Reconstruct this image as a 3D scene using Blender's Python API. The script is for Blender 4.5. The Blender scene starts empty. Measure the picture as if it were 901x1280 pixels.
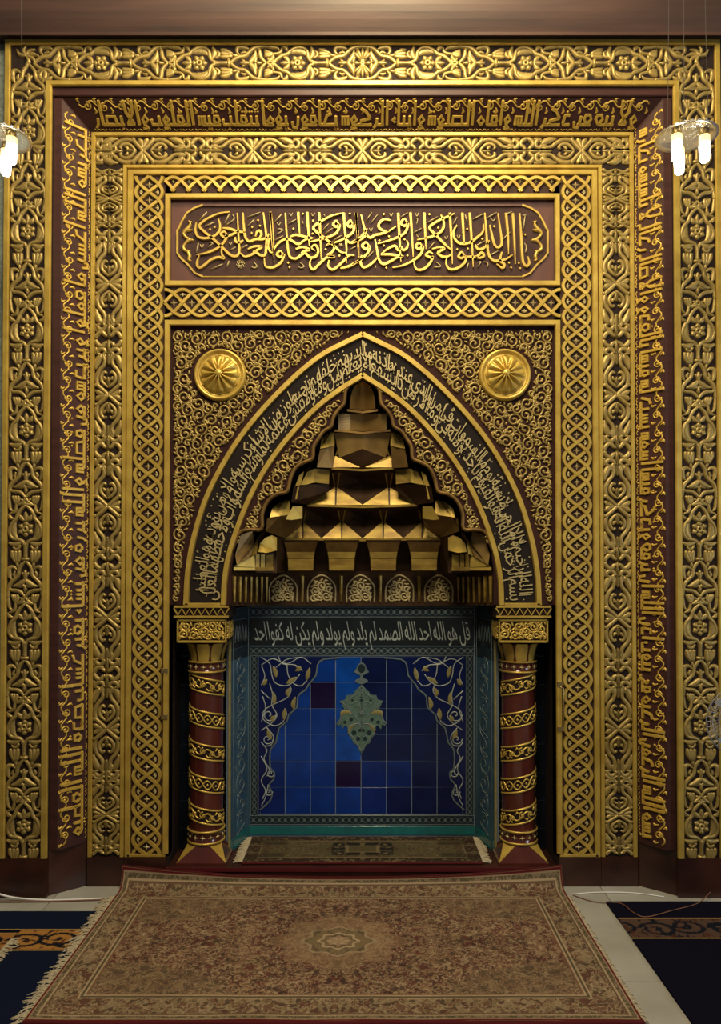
import bpy, math, random
import numpy as np
from mathutils import Vector, Matrix
from mathutils.geometry import tessellate_polygon

# ------------------------------------------------------------------ camera, world, lights, exposure
SC = bpy.context.scene
COL = SC.collection
F, D, H, TH, CX, CY = 960.0, 3.69, 1.608, math.radians(0.9), 453.0, 685.0
cam_d = bpy.data.cameras.new('camera'); cam = bpy.data.objects.new('camera', cam_d); COL.objects.link(cam)
cam.location = (0, -D, H); cam.rotation_euler = (math.pi / 2 + TH, 0, 0)
cam_d.sensor_width = 36.0; cam_d.lens = 36.0 * F / 1280.0
cam_d.shift_x = -2.5 / 1280.0; cam_d.shift_y = 45.0 / 1280.0
cam_d.clip_start = 0.05
SC.camera = cam
W = bpy.data.worlds.new('hall'); SC.world = W; W.use_nodes = True
W.node_tree.nodes['Background'].inputs[0].default_value = (1.0, 0.95, 0.88, 1)
W.node_tree.nodes['Background'].inputs[1].default_value = 0.085


def area(name, loc, target, size, power, col, size_y=None, spread=180):
    l = bpy.data.lights.new(name, 'AREA'); l.energy = power; l.color = col; l.size = size
    if size_y: l.shape = 'RECTANGLE'; l.size_y = size_y
    l.spread = math.radians(spread)
    o = bpy.data.objects.new(name, l); COL.objects.link(o); o.location = loc
    o.rotation_euler = (Vector(target) - Vector(loc)).to_track_quat('-Z', 'Y').to_euler()
    return o


# ceiling lamp over the mihrab, an added unseen fill light high in the hall, a window of the hall on the right
area('ceiling_lamp', (0.10, -1.15, 4.95), (0.02, 0.05, 3.3), 0.35, 72, (1.0, 0.82, 0.46))
area('hall_fill_light', (0.0, -2.9, 4.9), (0, 0, 1.9), 1.3, 125, (1.0, 0.85, 0.60))
area('hall_window', (4.6, -3.2, 2.0), (-0.5, 0.3, 0.7), 1.2, 50, (0.78, 0.88, 1.0), 1.8)
SC.view_settings.view_transform = 'Standard'
SC.view_settings.look = 'None'
SC.view_settings.gamma = 1.0
SC.view_settings.use_curve_mapping = False
SC.view_settings.exposure = 0.12


def P(u, v, y):
    dx, dy = (u - CX) / F, (CY - v) / F
    t = (y + D) / (math.cos(TH) - dy * math.sin(TH))
    return (dx * t, y, H + (math.sin(TH) + dy * math.cos(TH)) * t)


def X(u, y=0.0, v=600): return P(u, v, y)[0]
def Z(v, y=0.0): return P(CX, v, y)[2]
def K(y=0.0): return (D + y) / F


# ------------------------------------------------------------------ materials
MAT = {}


def material(name, col, rough=0.5, metal=0.0, col2=None, nscale=30.0, bump=0.0, bscale=60.0, spec=0.5, emit=None, estr=0.0, stretch=(1, 1, 1), trans=0.0, coat=0.0, alpha=1.0):
    m = bpy.data.materials.new(name); m.use_nodes = True
    nt = m.node_tree; b = nt.nodes['Principled BSDF']
    b.inputs['Base Color'].default_value = (*col, 1); b.inputs['Roughness'].default_value = rough
    b.inputs['Metallic'].default_value = metal; b.inputs['Specular IOR Level'].default_value = spec
    if coat: b.inputs['Coat Weight'].default_value = coat; b.inputs['Coat Roughness'].default_value = 0.12
    if trans: b.inputs['Transmission Weight'].default_value = trans
    if alpha < 1: b.inputs['Alpha'].default_value = alpha
    tc = nt.nodes.new('ShaderNodeTexCoord'); mp = nt.nodes.new('ShaderNodeMapping'); mp.inputs['Scale'].default_value = stretch
    nt.links.new(tc.outputs['Object'], mp.inputs['Vector'])
    if col2 is not None:
        n = nt.nodes.new('ShaderNodeTexNoise'); n.inputs['Scale'].default_value = nscale; n.inputs['Detail'].default_value = 5
        r = nt.nodes.new('ShaderNodeValToRGB'); r.color_ramp.elements[0].position = 0.35; r.color_ramp.elements[1].position = 0.68
        r.color_ramp.elements[0].color = (*col2, 1); r.color_ramp.elements[1].color = (*col, 1)
        nt.links.new(mp.outputs[0], n.inputs['Vector']); nt.links.new(n.outputs['Fac'], r.inputs[0]); nt.links.new(r.outputs[0], b.inputs['Base Color'])
    if bump:
        n2 = nt.nodes.new('ShaderNodeTexNoise'); n2.inputs['Scale'].default_value = bscale; n2.inputs['Detail'].default_value = 4
        bp = nt.nodes.new('ShaderNodeBump'); bp.inputs['Strength'].default_value = bump; bp.inputs['Distance'].default_value = 0.004
        nt.links.new(mp.outputs[0], n2.inputs['Vector']); nt.links.new(n2.outputs['Fac'], bp.inputs['Height']); nt.links.new(bp.outputs[0], b.inputs['Normal'])
    if emit: b.inputs['Emission Color'].default_value = (*emit, 1); b.inputs['Emission Strength'].default_value = estr
    MAT[name] = m
    return m


material('gold', (0.60, 0.42, 0.085), 0.40, 0.45, (0.46, 0.30, 0.055), 14, 0.12, 90)
material('gold_carved', (0.40, 0.285, 0.082), 0.44, 0.42, (0.26, 0.18, 0.052), 22, 0.15, 120)
material('gold_text', (0.64, 0.43, 0.075), 0.42, 0.3, (0.50, 0.32, 0.05), 30)
material('gold_pale', (0.52, 0.42, 0.20), 0.5, 0.3, (0.38, 0.30, 0.13), 30)
material('bronze', (0.42, 0.27, 0.075), 0.36, 0.45, (0.24, 0.14, 0.04), 8, 0.08, 40, stretch=(1, 1, .4))
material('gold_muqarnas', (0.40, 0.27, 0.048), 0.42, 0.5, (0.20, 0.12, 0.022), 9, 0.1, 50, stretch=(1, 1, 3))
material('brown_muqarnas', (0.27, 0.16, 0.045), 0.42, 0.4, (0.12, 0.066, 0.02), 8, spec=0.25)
material('shaded_muqarnas', (0.070, 0.036, 0.015), 0.45, 0.2, (0.030, 0.015, 0.007), 10, spec=0.2)  # shade of the vault's hollows put into a darker brown
material('maroon_wood', (0.058, 0.020, 0.017), 0.5, 0.0, (0.036, 0.013, 0.011), 6, 0.06, 40, stretch=(1, 1, 6), spec=0.3)
material('ground_maroon', (0.038, 0.013, 0.010), 0.75, 0.0, (0.026, 0.009, 0.008), 9, spec=0.15)
material('panel_wood', (0.105, 0.034, 0.021), 0.5, 0.0, (0.075, 0.024, 0.016), 5, 0.05, 40, stretch=(6, 1, 1))
material('beam_wood', (0.060, 0.026, 0.018), 0.6, 0.0, (0.030, 0.013, 0.010), 3.0, 0.08, 30, stretch=(0.5, 3, 5))
material('plinth_wood', (0.050, 0.016, 0.010), 0.30, 0.0, (0.022, 0.008, 0.006), 5, 0.05, 30)
material('recess_dark', (0.024, 0.013, 0.010), 0.8, 0.0, (0.014, 0.008, 0.007), 20, spec=0.2)
material('band_dark', (0.014, 0.010, 0.009), 0.8, spec=0.15)
material('cartouche_ground', (0.058, 0.030, 0.026), 0.7, 0, (0.042, 0.021, 0.018), 30, spec=0.15)
material('shaft_maroon', (0.085, 0.018, 0.012), 0.16, 0.0, (0.06, 0.012, 0.009), 8, coat=0.5)
material('ivory', (0.55, 0.50, 0.40), 0.6, 0, (0.42, 0.37, 0.28), 25)
material('marble', (0.37, 0.365, 0.335), 0.35, 0, (0.29, 0.28, 0.245), 4)
material('floor_grout', (0.25, 0.22, 0.18), 0.8)
material('plaster', (0.30, 0.33, 0.27), 0.9, 0, (0.16, 0.19, 0.15), 60, 0.5, 90)
material('grout_pale', (0.18, 0.24, 0.33), 0.6)
material('grout_recess', (0.45, 0.52, 0.60), 0.6)
material('strap_ground', (0.050, 0.027, 0.021), 0.8, 0, (0.036, 0.019, 0.015), 20, spec=0.2)
material('tile_black', (0.004, 0.006, 0.010), 0.12, 0, (0.007, 0.010, 0.018), 8)
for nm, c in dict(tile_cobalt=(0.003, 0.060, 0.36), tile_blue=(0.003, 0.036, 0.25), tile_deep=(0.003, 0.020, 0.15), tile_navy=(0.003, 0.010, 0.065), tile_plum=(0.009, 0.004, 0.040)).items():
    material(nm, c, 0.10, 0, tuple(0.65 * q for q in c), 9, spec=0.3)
material('tile_spandrel', (0.003, 0.008, 0.06), 0.15, spec=0.3)
material('tile_border', (0.010, 0.018, 0.026), 0.25, 0, (0.016, 0.028, 0.038), 40, spec=.3)
material('tile_ink', (0.008, 0.012, 0.014), 0.22)
material('tile_teal', (0.012, 0.15, 0.15), 0.2, 0, (0.015, 0.10, 0.11), 12)
material('tile_side', (0.05, 0.11, 0.16), 0.14, 0, (0.025, 0.06, 0.11), 12, stretch=(1, 1, .3))  # raised in tone to carry the light on the left cheek
material('glaze_white', (0.36, 0.40, 0.38), 0.35, 0, (0.24, 0.28, 0.27), 40)
material('glaze_green', (0.10, 0.16, 0.13), 0.35, 0, (0.06, 0.11, 0.09), 40)
material('glaze_sage', (0.125, 0.165, 0.165), 0.35, 0, (0.08, 0.11, 0.115), 50)
material('glaze_olive', (0.24, 0.21, 0.08), 0.35, 0, (0.18, 0.15, 0.055), 40)
material('glaze_dark', (0.008, 0.02, 0.025), 0.3)
material('glass', (0.9, 0.88, 0.8), 0.12, 0, trans=0.85)
material('bulb', (1, 0.95, 0.85), 0.5, emit=(1.0, 0.93, 0.78), estr=10)
material('socket_glow', (1, 0.8, 0.45), 0.5, emit=(1.0, 0.70, 0.25), estr=1.6)
material('brass', (0.45, 0.34, 0.15), 0.3, 0.9)
material('wire_dark', (0.05, 0.045, 0.04), 0.5)
material('cable_white', (0.7, 0.7, 0.68), 0.5)
material('cable_brown', (0.16, 0.07, 0.04), 0.5)
material('fringe', (0.42, 0.36, 0.25), 0.9, 0, (0.28, 0.23, 0.15), 80)
material('rug_back', (0.075, 0.010, 0.012), 0.9, spec=0.1)
material('carpet_navy', (0.005, 0.008, 0.022), 0.95, 0, (0.008, 0.012, 0.030), 300, 0.4, 500, spec=0.02)
material('carpet_black', (0.004, 0.004, 0.010), 0.95, 0, (0.007, 0.007, 0.015), 300, 0.4, 500, spec=0.02)
material('fan_metal', (0.6, 0.62, 0.65), 0.3, 0.6)
material('fan_blade', (0.35, 0.37, 0.4), 0.4, 0, alpha=1.0)


def rug_material(name):
    m = bpy.data.materials.new(name); m.use_nodes = True; nt = m.node_tree; b = nt.nodes['Principled BSDF']
    b.inputs['Roughness'].default_value = 0.95; b.inputs['Specular IOR Level'].default_value = 0.15
    a = nt.nodes.new('ShaderNodeAttribute'); a.attribute_name = 'weave'
    n = nt.nodes.new('ShaderNodeTexNoise'); n.inputs['Scale'].default_value = 260; n.inputs['Detail'].default_value = 3
    mx = nt.nodes.new('ShaderNodeMixRGB'); mx.blend_type = 'OVERLAY'; mx.inputs[0].default_value = 0.55
    nt.links.new(a.outputs['Color'], mx.inputs[1]); nt.links.new(n.outputs['Fac'], mx.inputs[2]); nt.links.new(mx.outputs[0], b.inputs['Base Color'])
    bp = nt.nodes.new('ShaderNodeBump'); bp.inputs['Strength'].default_value = 0.35; bp.inputs['Distance'].default_value = 0.003
    nt.links.new(n.outputs['Fac'], bp.inputs['Height']); nt.links.new(bp.outputs[0], b.inputs['Normal'])
    MAT[name] = m


rug_material('rug_weave')


# ------------------------------------------------------------------ mesh building
def wall_frame(y0, O=(0, 0)):
    return (np.array((O[0], y0, O[1])), np.array((1., 0, 0)), np.array((0, 0, 1.)), np.array((0, -1., 0)))


ID = wall_frame(0.0)


class MB:
    def __init__(s, fr=ID, fn=None):
        s.v, s.f, s.n, s.fr, s.fn = [], [], 0, fr, fn

    def add(s, P2, h, faces):
        P2 = np.asarray(P2, float); h = np.broadcast_to(np.asarray(h, float), (len(P2),))
        if s.fn is not None: V = s.fn(P2[:, 0], P2[:, 1], h)
        else:
            O, a, b, n = s.fr
            V = O + P2[:, :1] * a + P2[:, 1:2] * b + h[:, None] * n
        s.v.append(V); s.f += [tuple(i + s.n for i in q) for q in faces]; s.n += len(V)

    def add3(s, V, faces):
        V = np.asarray(V, float); s.v.append(V); s.f += [tuple(i + s.n for i in q) for q in faces]; s.n += len(V)

    def mesh(s, name, smooth=False):
        me = bpy.data.meshes.new(name)
        me.from_pydata(np.vstack(s.v).tolist() if s.v else [], [], s.f)
        if smooth: me.polygons.foreach_set('use_smooth', [True] * len(me.polygons))
        me.update()
        return me


def obj(name, mb, mat, parent=None, smooth=False, M=None):
    me = mb.mesh(name, smooth) if isinstance(mb, MB) else mb
    if mat and not me.materials: me.materials.append(MAT[mat])
    o = bpy.data.objects.new(name, me); COL.objects.link(o)
    if M is not None: o.matrix_world = M
    if parent is not None:
        o.parent = parent
        if parent.type == 'EMPTY': o.matrix_parent_inverse = Matrix.Translation(-parent.location)
    return o


def thing(name, label, cat, loc=(0, 0, 0), group=None, kind=None):
    o = bpy.data.objects.new(name, None); COL.objects.link(o); o.location = loc; o.empty_display_size = 0.05
    o['label'] = label; o['category'] = cat
    if group: o['group'] = group
    if kind: o['kind'] = kind
    return o


def tag(o, label, cat, group=None, kind=None):
    o['label'] = label; o['category'] = cat
    if group: o['group'] = group
    if kind: o['kind'] = kind
    return o


def sm(pts, n=6, closed=False):
    p = np.asarray(pts, float)
    if len(p) < 3 and not closed: n = min(n, 2)
    if closed: q = np.vstack([p[-1], p, p[0], p[1]])
    else: q = np.vstack([2 * p[0] - p[1], p, 2 * p[-1] - p[-2]])
    out = []
    for i in range(1, len(q) - 2):
        a, b, c, d = q[i - 1], q[i], q[i + 1], q[i + 2]
        for k in range(n):
            t = k / n
            out.append(0.5 * ((2 * b) + (c - a) * t + (2 * a - 5 * b + 4 * c - d) * t * t + (3 * b - a - 3 * c + d) * t ** 3))
    if not closed: out.append(p[-1])
    return np.array(out)


PROF = {'round': (np.array([-1, -.74, 0, .74, 1.]), np.array([0, .80, 1, .80, 0])),
        'flat': (np.array([-1, -.78, .78, 1.]), np.array([0, 1, 1, 0.])),
        'thin': (np.array([-1, -1, 1, 1.]), np.array([0, 1, 1, 0.])),
        'ridge': (np.array([-1, 0, 1.]), np.array([0.1, 1, 0.1])),
        'gable': (np.array([-1, -.9, 0, .9, 1.]), np.array([0, .55, 1, .55, 0]))}


def ribbon(mb, pts, w, h, prof='round', base=0.0, closed=False, cap=True):
    """raised stroke along a 2-D line; w = half width (number or list), h = height (number or list)"""
    p = np.asarray(pts, float); N = len(p)
    t = np.gradient(p, axis=0) if not closed else (np.roll(p, -1, 0) - np.roll(p, 1, 0))
    t /= np.maximum(np.linalg.norm(t, axis=1), 1e-9)[:, None]
    nrm = np.stack([-t[:, 1], t[:, 0]], 1)
    ww = np.interp(np.linspace(0, 1, N), np.linspace(0, 1, len(w)), w) if np.ndim(w) else np.full(N, float(w))
    hh = (np.interp(np.linspace(0, 1, N), np.linspace(0, 1, len(h)), h) if np.ndim(h) else np.full(N, float(h)))
    hb = np.full(N, base)
    if cap and not closed:
        p = np.vstack([p[0] - t[0] * ww[0] * .5, p, p[-1] + t[-1] * ww[-1] * .5]); nrm = np.vstack([nrm[0], nrm, nrm[-1]])
        ww = np.concatenate([[ww[0] * .45], ww, [ww[-1] * .45]]); hh = np.concatenate([[hh[0] * .05], hh, [hh[-1] * .05]]); hb = np.full(N + 2, base); N += 2
    a, b = PROF[prof]; k = len(a)
    V = p[:, None, :] + nrm[:, None, :] * (ww[:, None] * a[None, :])[:, :, None]
    hs = hb[:, None] + hh[:, None] * b[None, :]
    fs = []
    for i in range(N if closed else N - 1):
        j = (i + 1) % N
        for q in range(k - 1): fs.append((i * k + q, j * k + q, j * k + q + 1, i * k + q + 1))
    mb.add(V.reshape(-1, 2), hs.reshape(-1), fs)


def stroke(mb, pts, w, h, prof='round', n=5, base=0.0): ribbon(mb, sm(pts, n), w, h, prof, base)


def plate(mb, poly, h0, h1, chamfer=0.0):
    p = np.asarray(poly, float); n = len(p)
    ar = 0.5 * np.sum(p[:, 0] * np.roll(p[:, 1], -1) - p[:, 1] * np.roll(p[:, 0], -1))
    if ar < 0: p = p[::-1]
    V = np.vstack([p, p]); h = np.r_[np.full(n, h0), np.full(n, h1)]
    mb.add(V, h, [tuple(range(n, 2 * n))] + [(i, (i + 1) % n, n + (i + 1) % n, n + i) for i in range(n)])


def rect(mb, x0, x1, z0, z1, h0, h1, ch=0.0):
    """block on the frame plane with chamfered upper edges"""
    if x0 > x1: x0, x1 = x1, x0
    if z0 > z1: z0, z1 = z1, z0
    a = [(x0, z0), (x1, z0), (x1, z1), (x0, z1)]
    if ch:
        b = [(x0 + ch, z0 + ch), (x1 - ch, z0 + ch), (x1 - ch, z1 - ch), (x0 + ch, z1 - ch)]
        h = [h0] * 4 + [h1 - ch] * 4 + [h1] * 4
        fs = [(0, 1, 5, 4), (1, 2, 6, 5), (2, 3, 7, 6), (3, 0, 4, 7), (4, 5, 9, 8), (5, 6, 10, 9), (6, 7, 11, 10), (7, 4, 8, 11), (8, 9, 10, 11)]
        mb.add(a + a + b, h, fs)
    else:
        mb.add(a + a, [h0] * 4 + [h1] * 4, [(0, 1, 5, 4), (1, 2, 6, 5), (2, 3, 7, 6), (3, 0, 4, 7), (4, 5, 6, 7)])


def box(mb, x0, x1, y0, y1, z0, z1):
    V = [(x, y, z) for z in (z0, z1) for y in (y0, y1) for x in (x0, x1)]
    mb.add3(V, [(0, 2, 3, 1), (4, 5, 7, 6), (0, 1, 5, 4), (1, 3, 7, 5), (3, 2, 6, 7), (2, 0, 4, 6)])


def bar(mb, p0, p1, w, h, m0=0.0, m1=0.0, base=0.0):
    """straight gold bar, half width w, ends mitred by slope m0 / m1"""
    p0, p1 = np.array(p0, float), np.array(p1, float)
    t = (p1 - p0) / np.linalg.norm(p1 - p0); n = np.array([-t[1], t[0]])
    a = np.array([-1, -1, -.72, .72, 1, 1.]) * w; b = np.array([0, .6, 1, 1, .6, 0.]) * h + base
    V = [p0 + n * q + t * q * m0 for q in a] + [p1 + n * q + t * q * m1 for q in a]
    mb.add(V, list(b) + list(b), [(i, i + 1, 7 + i, 6 + i) for i in range(5)] + [tuple(range(6)), tuple(range(11, 5, -1))])


def lathe(mb, prof, n=32, c=(0, 0), fr=None, mod=None):
    """surface of revolution about the vertical through c; prof = (r, z)"""
    V, fs = [], []
    for i, (r, z) in enumerate(prof):
        for k in range(n):
            a = 2 * math.pi * k / n
            V.append((c[0] + r * math.cos(a), c[1] + r * math.sin(a), z))
    for i in range(len(prof) - 1):
        for k in range(n):
            fs.append((i * n + k, i * n + (k + 1) % n, (i + 1) * n + (k + 1) % n, (i + 1) * n + k))
    mb.add3(V, fs)


def tube(mb, pts, r, n=8, closed=False):
    p = np.asarray(pts, float); N = len(p)
    t = np.gradient(p, axis=0) if not closed else (np.roll(p, -1, 0) - np.roll(p, 1, 0))
    t /= np.maximum(np.linalg.norm(t, axis=1), 1e-9)[:, None]
    up = np.array([0.13, 0.31, 0.94]); a = np.cross(t, up); a /= np.linalg.norm(a, axis=1)[:, None]; b = np.cross(t, a)
    ang = np.linspace(0, 2 * math.pi, n, endpoint=False)
    V = p[:, None] + r * (a[:, None] * np.cos(ang)[None, :, None] + b[:, None] * np.sin(ang)[None, :, None])
    fs = []
    for i in range(N if closed else N - 1):
        j = (i + 1) % N
        for k in range(n): fs.append((i * n + k, i * n + (k + 1) % n, j * n + (k + 1) % n, j * n + k))
    mb.add3(V.reshape(-1, 3), fs)


def spiral(cx, cy, r, turns, a0, sgn=1, r1=0.12, n=20):
    k = np.linspace(0, 1, n); a = a0 + sgn * k * turns * 2 * math.pi; rr = r * (1 - k * (1 - r1))
    return np.stack([cx + rr * np.cos(a), cy + rr * np.sin(a)], 1)


# ------------------------------------------------------------------ arabic lettering
AR = {'ا': 0xFE8D, 'أ': 0xFE83, 'إ': 0xFE87, 'آ': 0xFE81, 'ب': 0xFE8F, 'ة': 0xFE93, 'ت': 0xFE95, 'ث': 0xFE99, 'ج': 0xFE9D, 'ح': 0xFEA1, 'خ': 0xFEA5,
      'د': 0xFEA9, 'ذ': 0xFEAB, 'ر': 0xFEAD, 'ز': 0xFEAF, 'س': 0xFEB1, 'ش': 0xFEB5, 'ص': 0xFEB9, 'ض': 0xFEBD, 'ط': 0xFEC1, 'ظ': 0xFEC5, 'ع': 0xFEC9,
      'غ': 0xFECD, 'ف': 0xFED1, 'ق': 0xFED5, 'ك': 0xFED9, 'ل': 0xFEDD, 'م': 0xFEE1, 'ن': 0xFEE5, 'ه': 0xFEE9, 'و': 0xFEED, 'ى': 0xFEEF, 'ي': 0xFEF1, 'ء': 0xFE80, 'ؤ': 0xFE85, 'ئ': 0xFE89}
NOJOIN = set('اأإآدذرزوةىءؤ')


def shape(word):
    w, out, prev, i = list(word), [], False, 0
    while i < len(w):
        c = w[i]
        if c == 'ل' and i + 1 < len(w) and w[i + 1] == 'ا':
            out.append(chr(0xFEFC if prev else 0xFEFB)); prev = False; i += 2; continue
        nxt = i + 1 < len(w) and w[i + 1] in AR and w[i + 1] != 'ء' and c not in NOJOIN
        if c == 'ء': out.append(chr(0xFE80)); prev = False; i += 1; continue
        out.append(chr(AR[c] + (3 if prev and nxt else 2 if nxt else 1 if prev else 0)))
        prev = nxt; i += 1
    return ''.join(reversed(out))


def glyphs(text):
    """outline of a shaped word as an extruded plate: vertices, faces (font size 1, z from -.5 to .5)"""
    c = bpy.data.curves.new('t', 'FONT'); c.body = shape(text); c.resolution_u = 2
    o = bpy.data.objects.new('t', c); COL.objects.link(o)
    cu = o.to_curve(bpy.context.evaluated_depsgraph_get())
    polys = []
    for sp in cu.splines:
        bp, q = sp.bezier_points, []
        for a, b in zip(bp, list(bp[1:]) + [bp[0]]):
            p0, p1, p2, p3 = (np.array(v[:2]) for v in (a.co, a.handle_right, b.handle_left, b.co))
            straight = np.linalg.norm(p1 - p0 - (p3 - p0) / 3) + np.linalg.norm(p2 - p0 - (p3 - p0) * 2 / 3) < 1e-3
            for t in ((0,) if straight else (0, 1 / 3, 2 / 3)): q.append((1 - t) ** 3 * p0 + 3 * t * (1 - t) ** 2 * p1 + 3 * t * t * (1 - t) * p2 + t ** 3 * p3)
        q = np.array(q)
        q = q[np.linalg.norm(q - np.roll(q, 1, 0), axis=1) > 1e-5]
        if len(q) > 2: polys.append((0.5 * np.sum(q[:, 0] * np.roll(q[:, 1], -1) - q[:, 1] * np.roll(q[:, 0], -1)), q))
    o.to_curve_clear(); bpy.data.objects.remove(o); bpy.data.curves.remove(c)
    sg = np.sign(max(polys, key=lambda t: abs(t[0]))[0])
    outs = [[a, q, []] for a, q in polys if a * sg > 0]
    for a, q in polys:
        if a * sg > 0: continue
        m = q.mean(0); best = None
        for ou in outs:
            x, y = ou[1], np.roll(ou[1], -1, 0)
            hit = ((x[:, 1] > m[1]) != (y[:, 1] > m[1])) & (m[0] < (y[:, 0] - x[:, 0]) * (m[1] - x[:, 1]) / (y[:, 1] - x[:, 1] + 1e-12) + x[:, 0])
            if hit.sum() % 2 and (best is None or abs(ou[0]) < abs(best[0])): best = ou
        if best is not None: best[2].append(q)
    V, fs, n = [], [], 0
    for _, q, holes in outs:
        loops = [q] + holes; flat = np.vstack(loops); N = len(flat)
        V += [(x, y, .5) for x, y in flat] + [(x, y, -.5) for x, y in flat]
        fs += [tuple(n + k for k in t) for t in tessellate_polygon([[Vector((x, y, 0)) for x, y in l] for l in loops])]
        k0 = 0
        for l in loops:
            L = len(l); fs += [(n + k0 + k, n + k0 + (k + 1) % L, n + N + k0 + (k + 1) % L, n + N + k0 + k) for k in range(L)]; k0 += L
        n += 2 * N
    return np.array(V), fs

# ------------------------------------------------------------------ setting: walls, floor, beam, plinth
YC = 0.13                                     # plane of the inner borders, set back behind the splayed band
YP = 0.145                                    # plane of the arch panel
NB = 0.53                                     # back of the niche
STEP = 0.096                                  # niche step height


def off(o, y): return o * K(y)


ZB = Z(1070, YC)                              # top of the plinth
mb = MB(); box(mb, -4, -off(450, 0), 0.03, 0.95, 0, 6); w_ = obj('wall_left', mb, 'plaster')
tag(w_, 'pale rough plaster wall beside the carved frame', 'wall', kind='structure')
mb = MB(); box(mb, off(450, 0), 4, 0.03, 0.95, 0, 6); w_ = obj('wall_right', mb, 'maroon_wood')
tag(w_, 'brown wall beside the carved frame behind the fan', 'wall', kind='structure')
mb = MB(); box(mb, -off(450, 0), off(450, 0), 0.80, 0.95, 0, 6); box(mb, -off(450, 0), off(450, 0), 0.03, 0.80, Z(50), 6)
w_ = obj('wall_back', mb, 'maroon_wood'); tag(w_, 'dark wall behind the mihrab', 'wall', kind='structure')
# wooden beam across the top: gently bowed face with a lip
mb = MB()
prof = [(0.03, Z(49) - 0.002), (-0.055, Z(49)), (-0.062, Z(46, -0.05)), (-0.050, Z(44, -0.05))] + [(-0.050 - 0.045 * math.sin(math.pi * k / 10), Z(44, -0.05) + 0.30 * k / 10) for k in range(1, 11)] + [(0.03, Z(44, -0.05) + 0.30)]
V = [(x, y, z) for x in (-4, 4) for y, z in prof]; n = len(prof)
mb.add3(V, [(i, i + 1, n + i + 1, n + i) for i in range(n - 1)] + [tuple(range(n)), tuple(range(2 * n - 1, n - 1, -1))])
tag(obj('trim_1', mb, 'beam_wood'), 'reddish brown polished wooden beam above the carved frame', 'beam', kind='structure')

flo = thing('floor', 'cream marble tiled floor under the carpets', 'floor', (0, 0, 0), kind='structure')
mb = MB(); box(mb, -4, 4, -7, 0.95, -0.05, -0.006); obj('floor_slab', mb, 'floor_grout', flo)
tw = 0.44
mb = MB((np.zeros(3), np.array((1., 0, 0)), np.array((0, 1., 0)), np.array((0, 0, 1.))))
rect(mb, -tw / 2 + .0015, tw / 2 - .0015, -tw / 2 + .0015, tw / 2 - .0015, -0.006, 0.0, 0.0015)
tile_me = mb.mesh('floor_tile')
for i in range(-5, 6):
    for j in range(-5, 1):
        obj('floor_tile', tile_me, 'marble', flo, M=Matrix.Translation((i * tw + 0.07, j * tw - 0.07, 0)))

# plinth under the carved frame, following its depth
bb = thing('baseboard_back', 'dark mahogany plinth under the carved frame', 'plinth', (0, 0, 0), kind='structure')
for s in (-1, 1):
    mb = MB(); a, b = sorted((s * off(391, 0), s * off(450, 0))); box(mb, a, b, -0.012, 0.2, 0, Z(1072)); obj('plinth_block', mb, 'plinth_wood', bb)
    mb = MB()
    xo, xi = s * off(391, 0), s * off(341, YC)
    V = [(xo, 0.015, 0), (xi, YC + .002, 0), (xi, 0.2, 0), (xo, 0.2, 0)]; V = V + [(x, y, Z(1058, .07)) for x, y, _ in V]
    mb.add3(V, [(0, 1, 5, 4), (4, 5, 6, 7), (1, 2, 6, 5), (3, 0, 4, 7), (2, 3, 7, 6), (3, 2, 1, 0)]); obj('plinth_block', mb, 'plinth_wood', bb)
    mb = MB(); a, b = sorted((s * off(296, YC), s * off(341, YC))); box(mb, a, b, YC - .012, 0.25, 0, ZB); obj('plinth_block', mb, 'plinth_wood', bb)
    mb = MB(); a, b = sorted((s * off(243, YC), s * off(295.5, YC))); box(mb, a, b, YC - .012, 0.25, 0, ZB); obj('plinth_block', mb, 'plinth_wood', bb)

# ------------------------------------------------------------------ outer carved border
RY = lambda a: Matrix.Rotation(a, 4, 'Y')
MIRX = Matrix.Diagonal((-1, 1, 1, 1))


def T3(x, y, z): return Matrix.Translation((x, y, z))


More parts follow.
